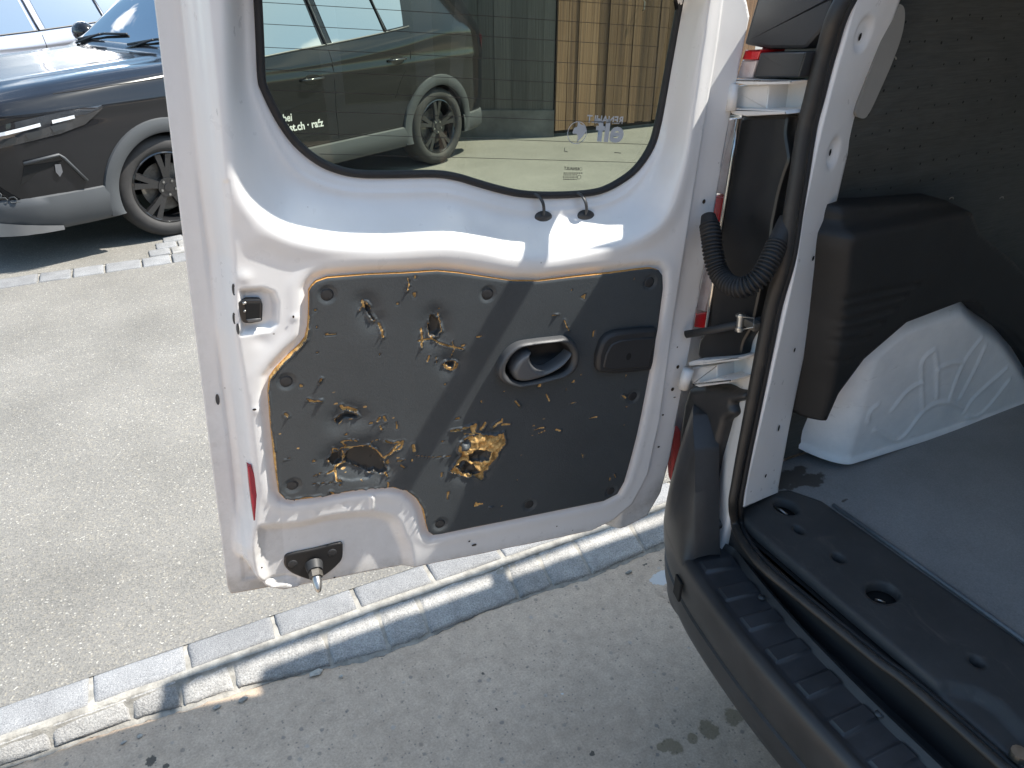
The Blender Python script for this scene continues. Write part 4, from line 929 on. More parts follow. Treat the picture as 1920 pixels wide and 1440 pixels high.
# ---- trim board
P_ = lambda pts: [dl(u, v, PN) for u, v in pts]
strokes = [  # (points, half width m)
 ([(680, 566), (684, 576)], .0022), ([(684, 572), (675, 582)], .0012), ([(711, 608), (716, 620), (718, 632)], .0020),
 ([(785, 640), (800, 638), (812, 637), (826, 645), (845, 650), (868, 655)], .0016), ([(790, 618), (792, 634), (791, 650)], .0018), ([(822, 588), (826, 605), (822, 622)], .0010), ([(848, 640), (852, 655), (846, 672)], .0010),
 ([(833, 684), (838, 691), (848, 695), (857, 690), (858, 684)], .0024), ([(765, 522), (767, 535), (764, 545)], .0012),
 ([(640, 762), (644, 768), (652, 766), (668, 771)], .0030), ([(577, 749), (590, 754), (604, 751)], .0016),
 ([(624, 856), (625, 842), (634, 846), (646, 843), (650, 838), (640, 830), (655, 827), (670, 828)], .0016), ([(650, 843), (672, 840), (690, 837), (703, 843), (715, 855), (720, 865), (718, 880), (727, 895)], .0017),
 ([(720, 862), (734, 850), (742, 838), (756, 828), (752, 840), (742, 845)], .0022), ([(724, 828), (735, 831), (748, 830)], .0020), ([(693, 838), (700, 828), (710, 826)], .0010),
 ([(645, 850), (645, 865)], .0010), ([(614, 890), (628, 886), (632, 876), (645, 872), (666, 870)], .0018), ([(630, 886), (632, 902), (640, 903)], .0020), ([(655, 900), (675, 898), (680, 904)], .0010),
 ([(712, 784), (708, 790)], .0022), ([(720, 782), (723, 789)], .0024), ([(713, 800), (716, 806)], .0018), ([(775, 836), (777, 846)], .0032), ([(752, 873), (758, 877)], .0018), ([(745, 866), (760, 862)], .0012),
 ([(600, 716), (603, 710)], .0016), ([(535, 777), (539, 780)], .0022), ([(587, 908), (640, 905)], .0006), ([(620, 922), (626, 928)], .0022), ([(728, 905), (728, 920)], .0012), ([(588, 894), (602, 888)], .0010), ([(533, 862), (545, 860)], .0008),
 ([(846, 808), (860, 806), (878, 801)], .0022), ([(884, 800), (888, 810), (892, 797)], .0036), ([(905, 803), (910, 794)], .0030), ([(926, 800), (935, 793), (940, 792)], .0032), ([(942, 797), (955, 796)], .0022), ([(870, 814), (900, 812)], .0012),
 ([(1002, 806), (1020, 802)], .0014), ([(1010, 813), (1022, 808)], .0012), ([(1043, 806), (1050, 808)], .0022), ([(1106, 785), (1120, 782)], .0014), ([(1025, 740), (1030, 752)], .0016), ([(966, 752), (974, 762)], .0018), ([(1168, 742), (1172, 746)], .0022), ([(1070, 757), (1080, 755)], .0012), ([(1058, 600), (1062, 612), (1067, 620)], .0013), ([(1036, 592), (1048, 590)], .0012),
 ([(780, 855), (815, 858), (845, 856)], .0008), ([(556, 937), (580, 935), (600, 932)], .0028), ([(640, 926), (664, 922)], .0016), ([(515, 850), (517, 880), (521, 915)], .0018), ([(1091, 850), (1094, 860)], .0008), ([(1152, 890), (1154, 896)], .0014), ([(918, 952), (924, 951)], .0012), ([(805, 668), (802, 678)], .0016), ([(818, 670), (820, 682)], .0008)]
rag = [(862, 828), (880, 818), (905, 813), (925, 818), (944, 810), (948, 826), (938, 845), (930, 862), (920, 872), (912, 884), (905, 900), (898, 893), (880, 895), (862, 890), (846, 886), (852, 874), (862, 862), (872, 856), (860, 848)]
hole_px = [[(806, 596), (814, 592), (823, 600), (826, 618), (821, 630), (808, 632), (803, 618)], [(684, 568), (692, 574), (698, 590), (703, 600), (699, 601), (690, 588)],
           [(660, 843), (690, 838), (706, 846), (720, 864), (727, 882), (716, 891), (702, 884), (690, 889), (672, 879), (650, 871), (649, 856)], [(616, 866), (628, 852), (642, 850), (644, 868), (628, 878)],
           [(853, 874), (872, 865), (890, 872), (903, 886), (892, 892), (868, 889)], [(876, 851), (900, 843), (920, 847), (917, 861), (900, 867), (884, 866)], [(630, 790), (642, 776), (668, 778), (674, 784), (650, 784), (634, 798)], [(836, 680), (854, 680), (852, 688), (842, 689)]]
gre_px = [[(861, 832), (880, 822), (884, 834), (876, 845), (866, 847)], [(633, 880), (655, 874), (690, 880), (702, 890), (690, 900), (650, 902), (634, 898)]]
def ragged(poly, amp, seed, n=8):
    r = np.random.default_rng(seed); A = np.asarray(poly); out = []
    for i in range(len(A)):
        a, c_ = A[i], A[(i+1) % len(A)]
        for k_ in range(n): out.append(a+(c_-a)*k_/n+r.normal(0, amp, 2)*(1 if k_ else .6))
    return [tuple(p) for p in out]
H_ = [ragged(P_(h), .0011, i+3, 4) for i, h in enumerate(hole_px)]; GRE = [ragged(P_(h), .001, i+33, 4) for i, h in enumerate(gre_px)]; ST = [(P_(p), w) for p, w in strokes]
rag_s = ragged(P_(rag), .0017, 77, 5)
def tear_f(S, T):
    v = np.full(S.shape, -1.0)
    for p, w in ST:
        d, _, _ = near(p, S, T, False); v = np.maximum(v, 1-.55*d/(w*.85))
    v = np.maximum(v, np.clip(.5-sdf(rag_s, S, T)/.004, -1, 1.0))
    for g_ in GRE: v = np.where(sdf(g_, S, T) < -.001, -1, v)
    for h_ in H_:
        d = sdf(h_, S, T); v = np.maximum(v, .62-.55*np.abs(d-.0008)/(.0016*(1+2.2*vnoise(S, T, 70, 51)))); v = np.where(d < -.0005, -1, v)
    e, _, _ = near(pan_o, S, T); jj_ = vnoise(S, T, 55, 31)+.6*vnoise(S, T, 140, 32); v = np.maximum(v, np.where((S < .36) & (T < .52), .62-(e-.0022*(jj_+.2))/.0016*.4, -1))
    return np.clip(v, -1, 1)
def hole_f(S, T):
    v = np.zeros(S.shape)
    for h_ in H_: v = np.maximum(v, np.clip(.5-sdf(h_, S, T)/.003, 0, 1))
    return v
def wear_f(S, T):
    c_ = dl(860, 815); c2 = dl(620, 830); return np.clip(-.05+1.15*np.exp(-(((S-c_[0])/.26)**2+((T-c_[1])/.075)**2))+.8*np.exp(-(((S-c2[0])/.14)**2+((T-c2[1])/.12)**2)), 0, 1.2)
cl_px = [(614, 553), (915, 552), (1219, 530), (537, 716), (1187, 744), (1146, 922), (993, 947), (826, 983), (549, 911)]
CL = [dl(u, v, PN) for u, v in cl_px]
ov = [(938, 700), (941, 684), (953, 664), (974, 648), (1005, 642), (1040, 638), (1058, 637), (1074, 645), (1082, 660), (1082, 678), (1074, 694), (1060, 704), (1030, 713), (1000, 720), (972, 724), (952, 718), (942, 710)]
def pan_h(S, T):
    h = np.full(S.shape, PN)+.0012*vnoise(S, T, 6, 41)
    t = tear_f(S, T); h -= .0022*sst(t, .2, .6); h += .0030*np.exp(-((t-.2)/.2)**2)*np.clip(.7+2.2*vnoise(S, T, 110, 3), 0, 2)
    for h_ in H_:
        d = sdf(h_, S, T); h += -.0075*sst(-d, -.0005, .003)-.0035*np.exp(-(np.maximum(d, 0)/.016)**2)+.0034*np.exp(-((d-.0016)/.0024)**2)*np.clip(.35+2.2*vnoise(S, T, 75, 36), 0, 1.5)
    d = sdf(rag_s, S, T); h += (.009*vnoise(S, T, 80, 33)+.006*vnoise(S, T, 190, 34)+.001)*sst(-d, 0, .003)+.006*sst(-d, 0, .013)+.0025*np.exp(-((d-.001)/.0022)**2)*np.clip(.5+2*vnoise(S, T, 60, 35), 0, 1.5)
    for g_ in GRE: h -= .0028*sst(-sdf(g_, S, T), -.001, .003)
    e, _, _ = near(pan_o, S, T); h -= .0016*(1-sst(e, 0, .004))
    for c_ in CL:
        r = np.hypot(S-c_[0], T-c_[1]); h -= .0022*(1-sst(r, .009, .017))
    c_ = dl(660, 870); h -= .004*np.exp(-(((S-c_[0])/.05)**2+((T-c_[1])/.035)**2))
    return h
ov0 = catmull([dl(u, v, .018) for u, v in ov], 4, True); ovh = [tuple(p) for p in ov0.mean(0)+(ov0-ov0.mean(0))*.93]
board = sheet('trim_panel', pan_o, [ovh], .0019, pan_h, dframe, [M_TRIM, M_FIBRE], DD, skirt=.011, skirt_mat=1, attrs=dict(tear=tear_f, hole=hole_f, wear=wear_f))
# push-in clips
def dome(name, s, t, n, r, h, m, parent, rings=4, seg=18, dish=0.0):
    V = [dpt(s, t, n+h-dish)]; F = []
    for i in range(1, rings+1):
        a = i/rings; hh = n+h*math.sqrt(max(0, 1-(a*.98)**2))-dish*(1-a)**.5*(a < .8)
        V += [dpt(s+r*a*math.cos(2*math.pi*k_/seg), t+r*a*math.sin(2*math.pi*k_/seg), hh) for k_ in range(seg)]
    for k_ in range(seg): F.append((0, 1+k_, 1+(k_+1) % seg))
    for i in range(rings-1):
        for k_ in range(seg): F.append((1+i*seg+k_, 1+(i+1)*seg+k_, 1+(i+1)*seg+(k_+1) % seg, 1+i*seg+(k_+1) % seg))
    V += [dpt(s+r*math.cos(2*math.pi*k_/seg), t+r*math.sin(2*math.pi*k_/seg), n-.004) for k_ in range(seg)]
    for k_ in range(seg): F.append((1+(rings-1)*seg+k_, len(V)-seg+k_, len(V)-seg+(k_+1) % seg, 1+(rings-1)*seg+(k_+1) % seg))
    return pyobj(name, V, F, m, parent, True)
for s, t in CL: dome('panel_clip', s, t, PN-.003, .0105, .003, M_BLKPL, DD, dish=.0016)
# inner handle: oval surround, cup, lever
def dstad(px, n): return [dl(u, v, n) for u, v in px]
ovl = catmull(dstad(ov, .018), 4, True); cen = ovl.mean(0); m_ = len(ovl)
rings = []
for sc, n_ in ((1.06, .004), (1.05, .014), (1.02, .020), (.97, .0215), (.92, .020), (.86, .013), (.83, .004), (.80, -.014), (.55, -.026), (.2, -.028)):
    rings.append([dph(*(cen+(p-cen)*sc), n_) for p in ovl])
V = [p for r_ in rings for p in r_]; nr = len(rings)
F = [(i*m_+k_, i*m_+(k_+1) % m_, (i+1)*m_+(k_+1) % m_, (i+1)*m_+k_) for i in range(nr-1) for k_ in range(m_)]+[tuple((nr-1)*m_+k_ for k_ in range(m_))[::-1]]
mi = [1 if i >= 5 else 0 for i in range(nr-1) for k_ in range(m_)]+[1]
pyobj('handle_surround', V, F, [M_BLKPL_G, mat('cup_plastic', (.012, .012, .013), .55)], DD, True, mi, 60)
lev = [(998, 662), (993, 660), (980, 666), (967, 680), (960, 696), (963, 708), (970, 715), (986, 717), (1008, 712), (1030, 704), (1052, 692), (1066, 678), (1074, 666), (1071, 661), (1060, 672), (1044, 684), (1024, 694), (1008, 691), (999, 682), (995, 672)]
lp = [tuple(p) for p in catmull(dstad(lev, .017), 4, True)]
def lev_h(S, T):
    d = -sdf(lp, S, T); return .004+HO+.016*np.sqrt(np.clip(1-(1-np.clip(d/.0105, 0, 1))**2, 0, 1))
sheet('door_handle', lp, [], .0009, lev_h, dframe, M_GREYPL, DD, skirt=.012)
mo = [(985, 674), (978, 684), (970, 698), (972, 708), (984, 711), (1006, 706), (1020, 700), (1006, 696), (994, 688), (988, 680)]

# pull cap by the hinge side
cap = [(1234, 616), (1200, 618), (1160, 622), (1140, 628), (1128, 642), (1120, 668), (1119, 690), (1123, 699), (1150, 702), (1221, 696), (1226, 680)]
b = MB(); b.bevprism(round_poly(dstad(cap, .018), .006, 3), dph, 0, .018, .007); pc = b.build('pull_cap', M_BLKPL, DD, True, 45)
cap2 = [(1228, 632), (1200, 633), (1165, 637), (1146, 645), (1135, 665), (1130, 690), (1150, 694), (1216, 688)]
b = MB(); b.bevprism(round_poly(dstad(cap2, .02), .006, 3), dph, .012, .0205, .003); b.build('cap_face', M_BLKPL, DD, True, 45)
s, t = dl(1178, 668, .021); b = MB(); b.add([dph(s+.0055*math.cos(a), t+.0075*math.sin(a), .0212) for a in np.linspace(0, 2*math.pi, 17)[:-1]], [tuple(range(16))]); b.build('cap_hole', M_HOLE, DD)
# latch
lt = [(444, 566), (462, 562), (488, 562), (493, 570), (492, 603), (470, 607), (456, 606), (449, 590)]
b = MB(); b.bevprism(round_poly(dstad(lt, 0), .003, 2), dpt, -.030, .000, .002); lat = b.build('latch', mat('latch_black', (.014, .015, .017), .35), DD, True, 40)
b = MB(); q = [dl(u, v, .001) for u, v in ((458, 568), (488, 568), (487, 596), (462, 598))]; b.bevprism(q, dpt, -.002, .0012, .0005); b.build('latch_mouth', M_HOLE, DD)
b = MB(); b.tube([dpt(*dl(455, 569, .002), .002), dpt(*dl(462, 568, .002), .002)], .0024, 8); b.tube([dpt(*dl(457, 583, .002), .002), dpt(*dl(461, 584, .002), .002)], .0022, 8); b.build('latch_claw', M_STEEL, DD, True)
b = MB(); q = [dl(u, v, .002) for u, v in ((462, 599), (489, 597), (490, 602), (466, 605))]; b.bevprism(q, dpt, -.002, .003, .001); b.build('latch_lip', M_GREYPL, DD, True)
def ddisc(u, v, ru, rv, n, m, nm): 
    s, t = dl(u, v, n); b = MB(); k1 = ru/1300; k2 = rv/1300
    o = [dpt(s+k1*math.cos(a), t+k2*math.sin(a), n) for a in np.linspace(0, 2*math.pi, 15)[:-1]]; i_ = [dpt(s+.8*k1*math.cos(a), t+.8*k2*math.sin(a), n-.0004) for a in np.linspace(0, 2*math.pi, 15)[:-1]]
    b.add(o+i_, [tuple(range(14, 28))]+[(k_, (k_+1) % 14, 14+(k_+1) % 14, 14+k_) for k_ in range(14)]); return b.build(nm, m, DD)
def surf_n(u, v, extra=.0012):
    n = 0.0
    for _ in range(6):
        s, t = dl(u, v, n); n = float(door_h(np.array([s]), np.array([t]))[0])
    return n+extra
for u, v, a, c_ in ((438, 543, 3.0, 12), (439, 597, 3.0, 12), (446, 617, 3.0, 12), (408, 749, 4, 13)): ddisc(u, v, a, c_, surf_n(u, v), M_BLKPL_G, 'bolt_plug')
M_RUST = mat('rust_chip', (.045, .030, .018), .9, var=.5, vscale=200)
for u, v, a, c_ in ((1271, 688, 4.5, 5.5), (1261, 730, 5, 5.5), (1243, 778, 3.5, 2.5), (1235, 838, 4, 3), (1320, 378, 4.5, 5.5), (1270, 651, 2, 2), (1265, 745, 4, 1.5), (627, 1083, 3, 2), (491, 1064, 2, 2), (550, 594, 2, 3), (477, 768, 4, 2.5), (889, 1022, 7, 3.5), (880, 1015, 3, 2), (1044, 987, 2, 2), (409, 210, 2, 9)): ddisc(u, v, a, c_, surf_n(u, v), M_RUST, 'paint_chip')
# reflector on the closing edge
rf = [(463, 872), (470, 870), (480, 895), (487, 940), (487, 970), (475, 974), (470, 940), (466, 905)]
b = MB(); nn_ = surf_n(474, 920)
q = [dl(u, v, nn_) for u, v in rf]; b.bevprism(q, dpt, nn_-.02, nn_+.005, .002); b.build('edge_reflector', M_REFLR, DD, True, 40)
b = MB(); q = [dl(u, v, nn_) for u, v in ((471, 868), (476, 871), (486, 897), (492, 945), (490, 972), (486, 973), (485, 940), (478, 895))]; b.bevprism(q, dpt, nn_-.02, nn_+.002, .001); b.build('reflector_base', M_BLKPL_G, DD, True, 40)
# striker plate with its locating pin
sp_ = [(533, 1050), (535, 1043), (546, 1038), (590, 1029), (634, 1018), (642, 1020), (643, 1026), (642, 1046), (634, 1058), (616, 1074), (598, 1084), (582, 1087), (567, 1083), (546, 1074), (534, 1062)]
NB = -.016
b = MB(); b.bevprism(catmull([dl(u, v, NB+.006) for u, v in sp_], 3, True), dpt, NB-.006, NB+.007, .003); pl = b.build('striker_plate', mat('plate_black', (.012, .012, .013), .4), DD, True, 40)
for u, v in ((549, 1058), (623, 1037)):
    s, t = dl(u, v, NB+.008); dome('plate_bolt', s, t, NB+.006, .009, .004, M_BLKPL, DD, dish=.002)
a0 = dpt(*dl(588, 1058, NB+.006), NB+.006); a1 = a0+DN*.030+DT*-.010
b = MB(); b.tube([a0, a0+DN*.016+DT*-.004], [.017, .014], 14); b.build('pin_boss', M_BLKPL, DD, True, 50)
b = MB(); b.tube([a0+DN*.012+DT*-.004, a0+DN*.026+DT*-.010], .0125, 6); b.build('pin_nut', M_STEELD, DD)
b = MB(); b.tube([a0+DN*.024+DT*-.010, a0+DN*.032+DT*-.016, a0+DN*.042+DT*-.023, a0+DN*.046+DT*-.0265, a0+DN*.047+DT*-.0272], [.0085, .0085, .006, .0035, .0006], 14); b.build('locating_pin', M_STEEL, DD, True, 50)
# two rubber straps hanging from the seal
for u, v in ((1019, 407), (1099, 405)):
    n2 = surf_n(u, v, .001); n1 = -.052
    pts = [dpt(*dl(u-17, v-43, n1), n1), dpt(*dl(u-8, v-38, n1+.008), n1+.008), dpt(*dl(u-1, v-26, (n1+n2)/2+.012), (n1+n2)/2+.012), dpt(*dl(u+1, v-12, n2+.008), n2+.008), dpt(*dl(u, v-4, n2+.002), n2+.002)]
    b = MB(); b.tube(catmull(pts, 6), .0030, 8, flat=(1.25, .7)); b.build('rubber_strap', M_BLKPL_G, DD, True)
    s, t = dl(u, v, n2); V = [dpt(s, t, n2+.006)]; F = []
    for i, (r, h) in enumerate(((.006, .005), (.012, .0035), (.0165, .001), (.0165, -.004))): V += [dpt(s+r*math.cos(a), t+r*.62*math.sin(a), surf_n(u, v, h)) for a in np.linspace(0, 2*math.pi, 21)[:-1]]
    F = [(0, 1+k_, 1+(k_+1) % 20) for k_ in range(20)]+[(1+i*20+k_, 1+(i+1)*20+k_, 1+(i+1)*20+(k_+1) % 20, 1+i*20+(k_+1) % 20) for i in range(3) for k_ in range(20)]
    pyobj('strap_foot', V, F, M_BLKPL_G, DD, True)
# the narrow right-hand rear door, also open (beside the camera, out of the picture)
rd = MB(); ax = np.eye(3)
for (x0, x1, z0, z1) in ((.50, .93, .60, 1.18), (.50, .57, 1.18, 1.70), (.86, .93, 1.18, 1.70), (.57, .86, 1.62, 1.70)): rd.box(((x0+x1)/2, -.80, (z0+z1)/2), (x1-x0, .06, z1-z0))
r2d = rd.build('rear_door', M_WHITE, van); b = MB(); b.box((.715, -.80, 1.40), (.30, .005, .46)); b.build('window_glass', M_GLASSV, r2d)

# ================================================================== PARKED CARS
M_CARBLK = mat('black_car_paint', (.010, .0105, .0125), .16, coat=.45, spec=.3, coatr=.02)
M_CARSIL = mat('silver_car_paint', (.50, .51, .56), .28, metal=.55, coat=1.0)
M_CLAD = mat('grey_cladding', (.060, .064, .068), .55, bump=.2, bscale=400, bdist=.0008)
M_CARGL = mat('car_glass', (.008, .011, .012), .02, spec=1.0)
M_CARGL.node_tree.nodes['Principled BSDF'].inputs['IOR'].default_value = 3.0
M_TYRE = mat('tyre_rubber', (.034, .032, .031), .75, var=.25, vscale=12, bump=.3, bscale=120, bdist=.002)
M_RIMB = mat('black_alloy', (.015, .015, .016), .22, coat=.8)
M_GAP = mat('panel_gap', (.004, .004, .004), .8)
M_LAMPG = mat('headlamp_glass', (.040, .042, .046), .05, coat=1.0, col2=(.015, .015, .017), vscale=9, thr=(.3, .7))
M_DRL = mat('daytime_light_bar', (.72, .74, .76), .3)
M_SKID = mat('silver_skid', (.24, .24, .24), .4, metal=.5)
M_DECAL = mat('white_decal', (.72, .72, .70), .5)

STN = [  # x, nine (half-width, z) points from sill to roof centre
 (.86, [(.30, .30), (.36, .42), (.40, .62), (.40, .80), (.38, .87), (.34, .905), (.28, .92), (.15, .93), (0, .935)]),
 (.82, [(.50, .28), (.55, .42), (.58, .62), (.58, .80), (.56, .88), (.50, .93), (.40, .945), (.2, .955), (0, .96)]),
 (.74, [(.66, .26), (.72, .42), (.75, .62), (.75, .80), (.73, .885), (.66, .925), (.50, .945), (.25, .95), (0, .945)]),
 (.58, [(.78, .24), (.83, .42), (.85, .62), (.85, .80), (.83, .90), (.76, .94), (.60, .97), (.3, .97), (0, .965)]),
 (.30, [(.85, .24), (.88, .42), (.895, .62), (.895, .80), (.87, .92), (.80, .965), (.66, .995), (.33, .985), (0, .98)]),
 (-.10, [(.87, .24), (.89, .42), (.905, .65), (.905, .84), (.88, .95), (.82, .99), (.69, 1.02), (.36, 1.01), (0, 1.005)]),
 (-.45, [(.87, .24), (.89, .42), (.905, .65), (.905, .86), (.885, .965), (.83, 1.01), (.72, 1.035), (.36, 1.03), (0, 1.03)]),
 (-.60, [(.87, .24), (.89, .42), (.905, .65), (.905, .87), (.885, .975), (.80, 1.05), (.72, 1.065), (.36, 1.07), (0, 1.07)]),
 (-.95, [(.87, .24), (.89, .42), (.905, .65), (.905, .88), (.885, .985), (.755, 1.25), (.68, 1.31), (.35, 1.34), (0, 1.35)]),
 (-1.30, [(.87, .24), (.89, .42), (.905, .65), (.905, .89), (.885, .995), (.71, 1.46), (.63, 1.545), (.32, 1.575), (0, 1.585)]),
 (-1.70, [(.87, .24), (.89, .42), (.905, .65), (.905, .90), (.885, 1.015), (.69, 1.53), (.62, 1.615), (.31, 1.645), (0, 1.655)]),
 (-2.30, [(.87, .24), (.89, .42), (.905, .66), (.905, .92), (.885, 1.065), (.68, 1.53), (.61, 1.615), (.3, 1.645), (0, 1.655)]),
 (-2.85, [(.87, .26), (.89, .44), (.905, .68), (.905, .97), (.88, 1.13), (.67, 1.50), (.59, 1.585), (.3, 1.615), (0, 1.62)]),
 (-3.20, [(.84, .32), (.87, .48), (.88, .70), (.88, .97), (.85, 1.12), (.65, 1.42), (.56, 1.50), (.3, 1.54), (0, 1.545)]),
 (-3.42, [(.76, .36), (.80, .50), (.81, .70), (.81, .96), (.78, 1.06), (.66, 1.18), (.56, 1.25), (.3, 1.28), (0, 1.285)]),
 (-3.52, [(.55, .40), (.60, .52), (.62, .70), (.62, .94), (.60, 1.00), (.54, 1.03), (.44, 1.05), (.22, 1.06), (0, 1.06)])]
CX = np.array([s[0] for s in STN])[::-1]; CPR = np.array([s[1] for s in STN], float)[::-1]
def cr1(tab, t):
    n = len(tab); i = np.clip(np.floor(t).astype(int), 0, n-2); f = (t-i)[..., None]
    p1 = tab[i]; p2 = tab[i+1]; p0 = np.where((i > 0)[..., None], tab[np.maximum(i-1, 0)], 2*p1-p2); p3 = np.where((i < n-2)[..., None], tab[np.minimum(i+2, n-1)], 2*p2-p1)
    m1 = (p2-p0)*.5; m2 = (p3-p1)*.5
    return (2*f**3-3*f**2+1)*p1+(f**3-2*f**2+f)*m1+(-2*f**3+3*f**2)*p2+(f**3-f**2)*m2
def body_pts(xs, ws):
    t = np.interp(xs, CX, np.arange(len(CX))); PX = cr1(CPR.reshape(len(CX), -1), t).reshape(len(xs), 9, 2)
    out = np.zeros((len(xs), len(ws), 2))
    for i in range(len(xs)): out[i] = cr1(PX[i], ws)
    return out
HW = .905
def make_car(name, A, fwd, out, label, paint, clad, steer=0.0, front=True):
    fwd = np.append(fwd[:2], 0); out = np.append(out[:2], 0)
    W = lambda x, y, z: A+fwd*x+out*y+ZZ*z          # y = 0 at the flank nearest the camera
    car = empty(name, tuple(map(float, W(-1.3, -HW, 0))), label, 'car')
    xs = np.concatenate([np.linspace(-3.52, -3.0, 18), np.arange(-2.97, .45, .03), np.linspace(.46, .86, 22)]); ws = np.concatenate([np.linspace(0, 4, 44), np.linspace(4.06, 5, 16), np.linspace(5.08, 8, 22)])
    B = body_pts(xs, ws)
    ax = [(-.235, .322), (-2.735, .322)]; AR = .355
    X = np.repeat(xs[:, None], len(ws), 1).copy(); Z = B[..., 1].copy(); Yh = B[..., 0]
    # character crease along the flank and a raised centre on the bonnet
    zz = Z; Yh = Yh+.010*np.exp(-((zz-.86)/.035)**2)-.012*np.exp(-((zz-.60)/.10)**2)*(X > -2.4)*(X < -.4)
    hood = (X > -.62) & (X < .8) & (ws[None, :] > 5.2); Z = Z+np.where(hood, .016*sst(Yh, .62, .50)*sst(X, .8, .55), 0)
    cc = (ws[:-1]+ws[1:])/2; xc = (xs[:-1]+xs[1:])/2
    cX = (X[:-1, :-1]+X[1:, 1:])/2; cZ = (Z[:-1, :-1]+Z[1:, 1:])/2; CW = np.repeat(cc[None, :], len(xc), 0)
    keep = np.ones(cX.shape, bool)
    for a in ax: keep &= ~((np.hypot(cX-a[0], cZ-a[1]) < AR) & (CW < 4))
    wid = np.zeros(cX.shape, int)
    cnt = np.zeros(X.shape, int)
    for a_, b_ in ((0, 0), (1, 0), (0, 1), (1, 1)): cnt[a_:a_+X.shape[0]-1, b_:b_+X.shape[1]-1] += keep
    bn = (cnt > 0) & (cnt < 4) & (np.repeat(ws[None, :], len(xs), 0) < 4.0)
    for a in ax:
        d = np.hypot(X-a[0], Z-a[1]); m_ = bn & (d < AR+.04) & (d > AR-.05) & (Z > .25)
        X = np.where(m_, a[0]+(X-a[0])/d*AR, X); Z = np.where(m_, a[1]+(Z-a[1])/d*AR, Z)
    def emit(sel, nm, m, off=0.0, par=car, sides=(1, -1)):
        V = []; F = []; ids = {}
        for sgn in sides:
            ii, jj = np.nonzero(sel)
            for i, j in zip(ii, jj):
                q = [(i, j), (i+1, j), (i+1, j+1), (i, j+1)]; f = []
                for (p_, r_) in q:
                    key = (p_, r_, sgn if ws[r_] < 8 else 0)
                    if key not in ids:
                        ids[key] = len(V); V.append(W(X[p_, r_], -HW+sgn*(Yh[p_, r_]+off*(1 if ws[r_] < 5.2 else 0)), Z[p_, r_]+off*(0 if ws[r_] < 5.2 else 1)))
                    f.append(ids[key])
                F.append(tuple(f if sgn > 0 else f[::-1]))
        return pyobj(nm, V, F, m, par, True)
    emit(keep & (wid == 0), 'body', paint)
    def bp(x, w): q = body_pts(np.array([x]), np.array([w]))[0, 0]; return float(q[0]), float(q[1])
    def glaze(nm, corners, sgn, nw=10, nx_=10, m=M_CARGL, off=.004):
        (f0, b0), (f1, b1), w0, w1 = corners; V = []
        for i in range(nw+1):
            w = w0+(w1-w0)*i/nw; k2 = i/nw; xf, xb = f0+(f1-f0)*k2, b0+(b1-b0)*k2
            for j in range(nx_+1):
                x = xf+(xb-xf)*j/nx_; y, z = bp(x, w); up_ = off*(1 if w < 5.2 else .3)
                V.append(W(x, -HW+sgn*(y+up_), z+(off if w > 5.2 else .001)))
        return pyobj(nm, V, [(i*(nx_+1)+j, i*(nx_+1)+j+1, (i+1)*(nx_+1)+j+1, (i+1)*(nx_+1)+j) for i in range(nw) for j in range(nx_)], m, car, True)
    for sgn in (1, -1):
        glaze('door_window', ((-.80, -1.575), (-1.13, -1.52), 4.13, 4.93), sgn)
        glaze('door_window', ((-1.67, -2.19), (-1.61, -2.10), 4.13, 4.93), sgn)
        glaze('quarter_window', ((-2.225, -2.40), (-2.135, -2.52), 4.15, 4.88), sgn, 8, 5)
    V = []
    for i in range(15):
        x = -.605-.66*i/14
        for j in range(21):
            q = 1-j/10; w = 8-2.62*abs(q); y, z = bp(x, w); V.append(W(x, -HW+math.copysign(y, q) if q else -HW, z+.004))
    pyobj('windscreen', V, [(i*21+j, i*21+j+1, (i+1)*21+j+1, (i+1)*21+j) for i in range(14) for j in range(20)], M_CARGL, car, True)
    # closed ends and floor
    for i in (0, len(xs)-1):
        V = [W(X[i, j], -HW+Yh[i, j], Z[i, j]) for j in range(len(ws))]+[W(X[i, j], -HW-Yh[i, j], Z[i, j]) for j in range(len(ws)-1, -1, -1)]
        pyobj('bumper_face', V, [tuple(range(len(V)))], paint, car)
    b = MB(); V = [W(x, y, .26) for x, y in ((-3.3, -.10), (-3.05, -.25), (-2.3, -.25), (-2.3, -.06), (-.5, -.06), (-.5, -.25), (.3, -.25), (.6, -.2), (.75, -.5), (.75, -1.3), (.6, -1.6), (.3, -1.56), (-.5, -1.56), (-.5, -1.75), (-2.3, -1.75), (-2.3, -1.56), (-3.05, -1.56), (-3.3, -1.7))]
    b.add(V, [tuple(range(len(V)))]); b.build('underbody', M_GAP, car)
    def side(x, z):     # half width of the flank at x, z
        i = int(np.argmin(np.abs(xs-x))); j = np.argsort(np.abs(Z[i]-z)+10*(ws > 4.3))[:1][0]; j = max(1, min(len(ws)-2, j))
        zz_ = Z[i, :60]; return float(np.interp(z, np.maximum.accumulate(zz_), Yh[i, :60]))
    def S3(x, z, off=.003, sgn=1): return W(x, -HW+sgn*(side(x, z)+off), z)
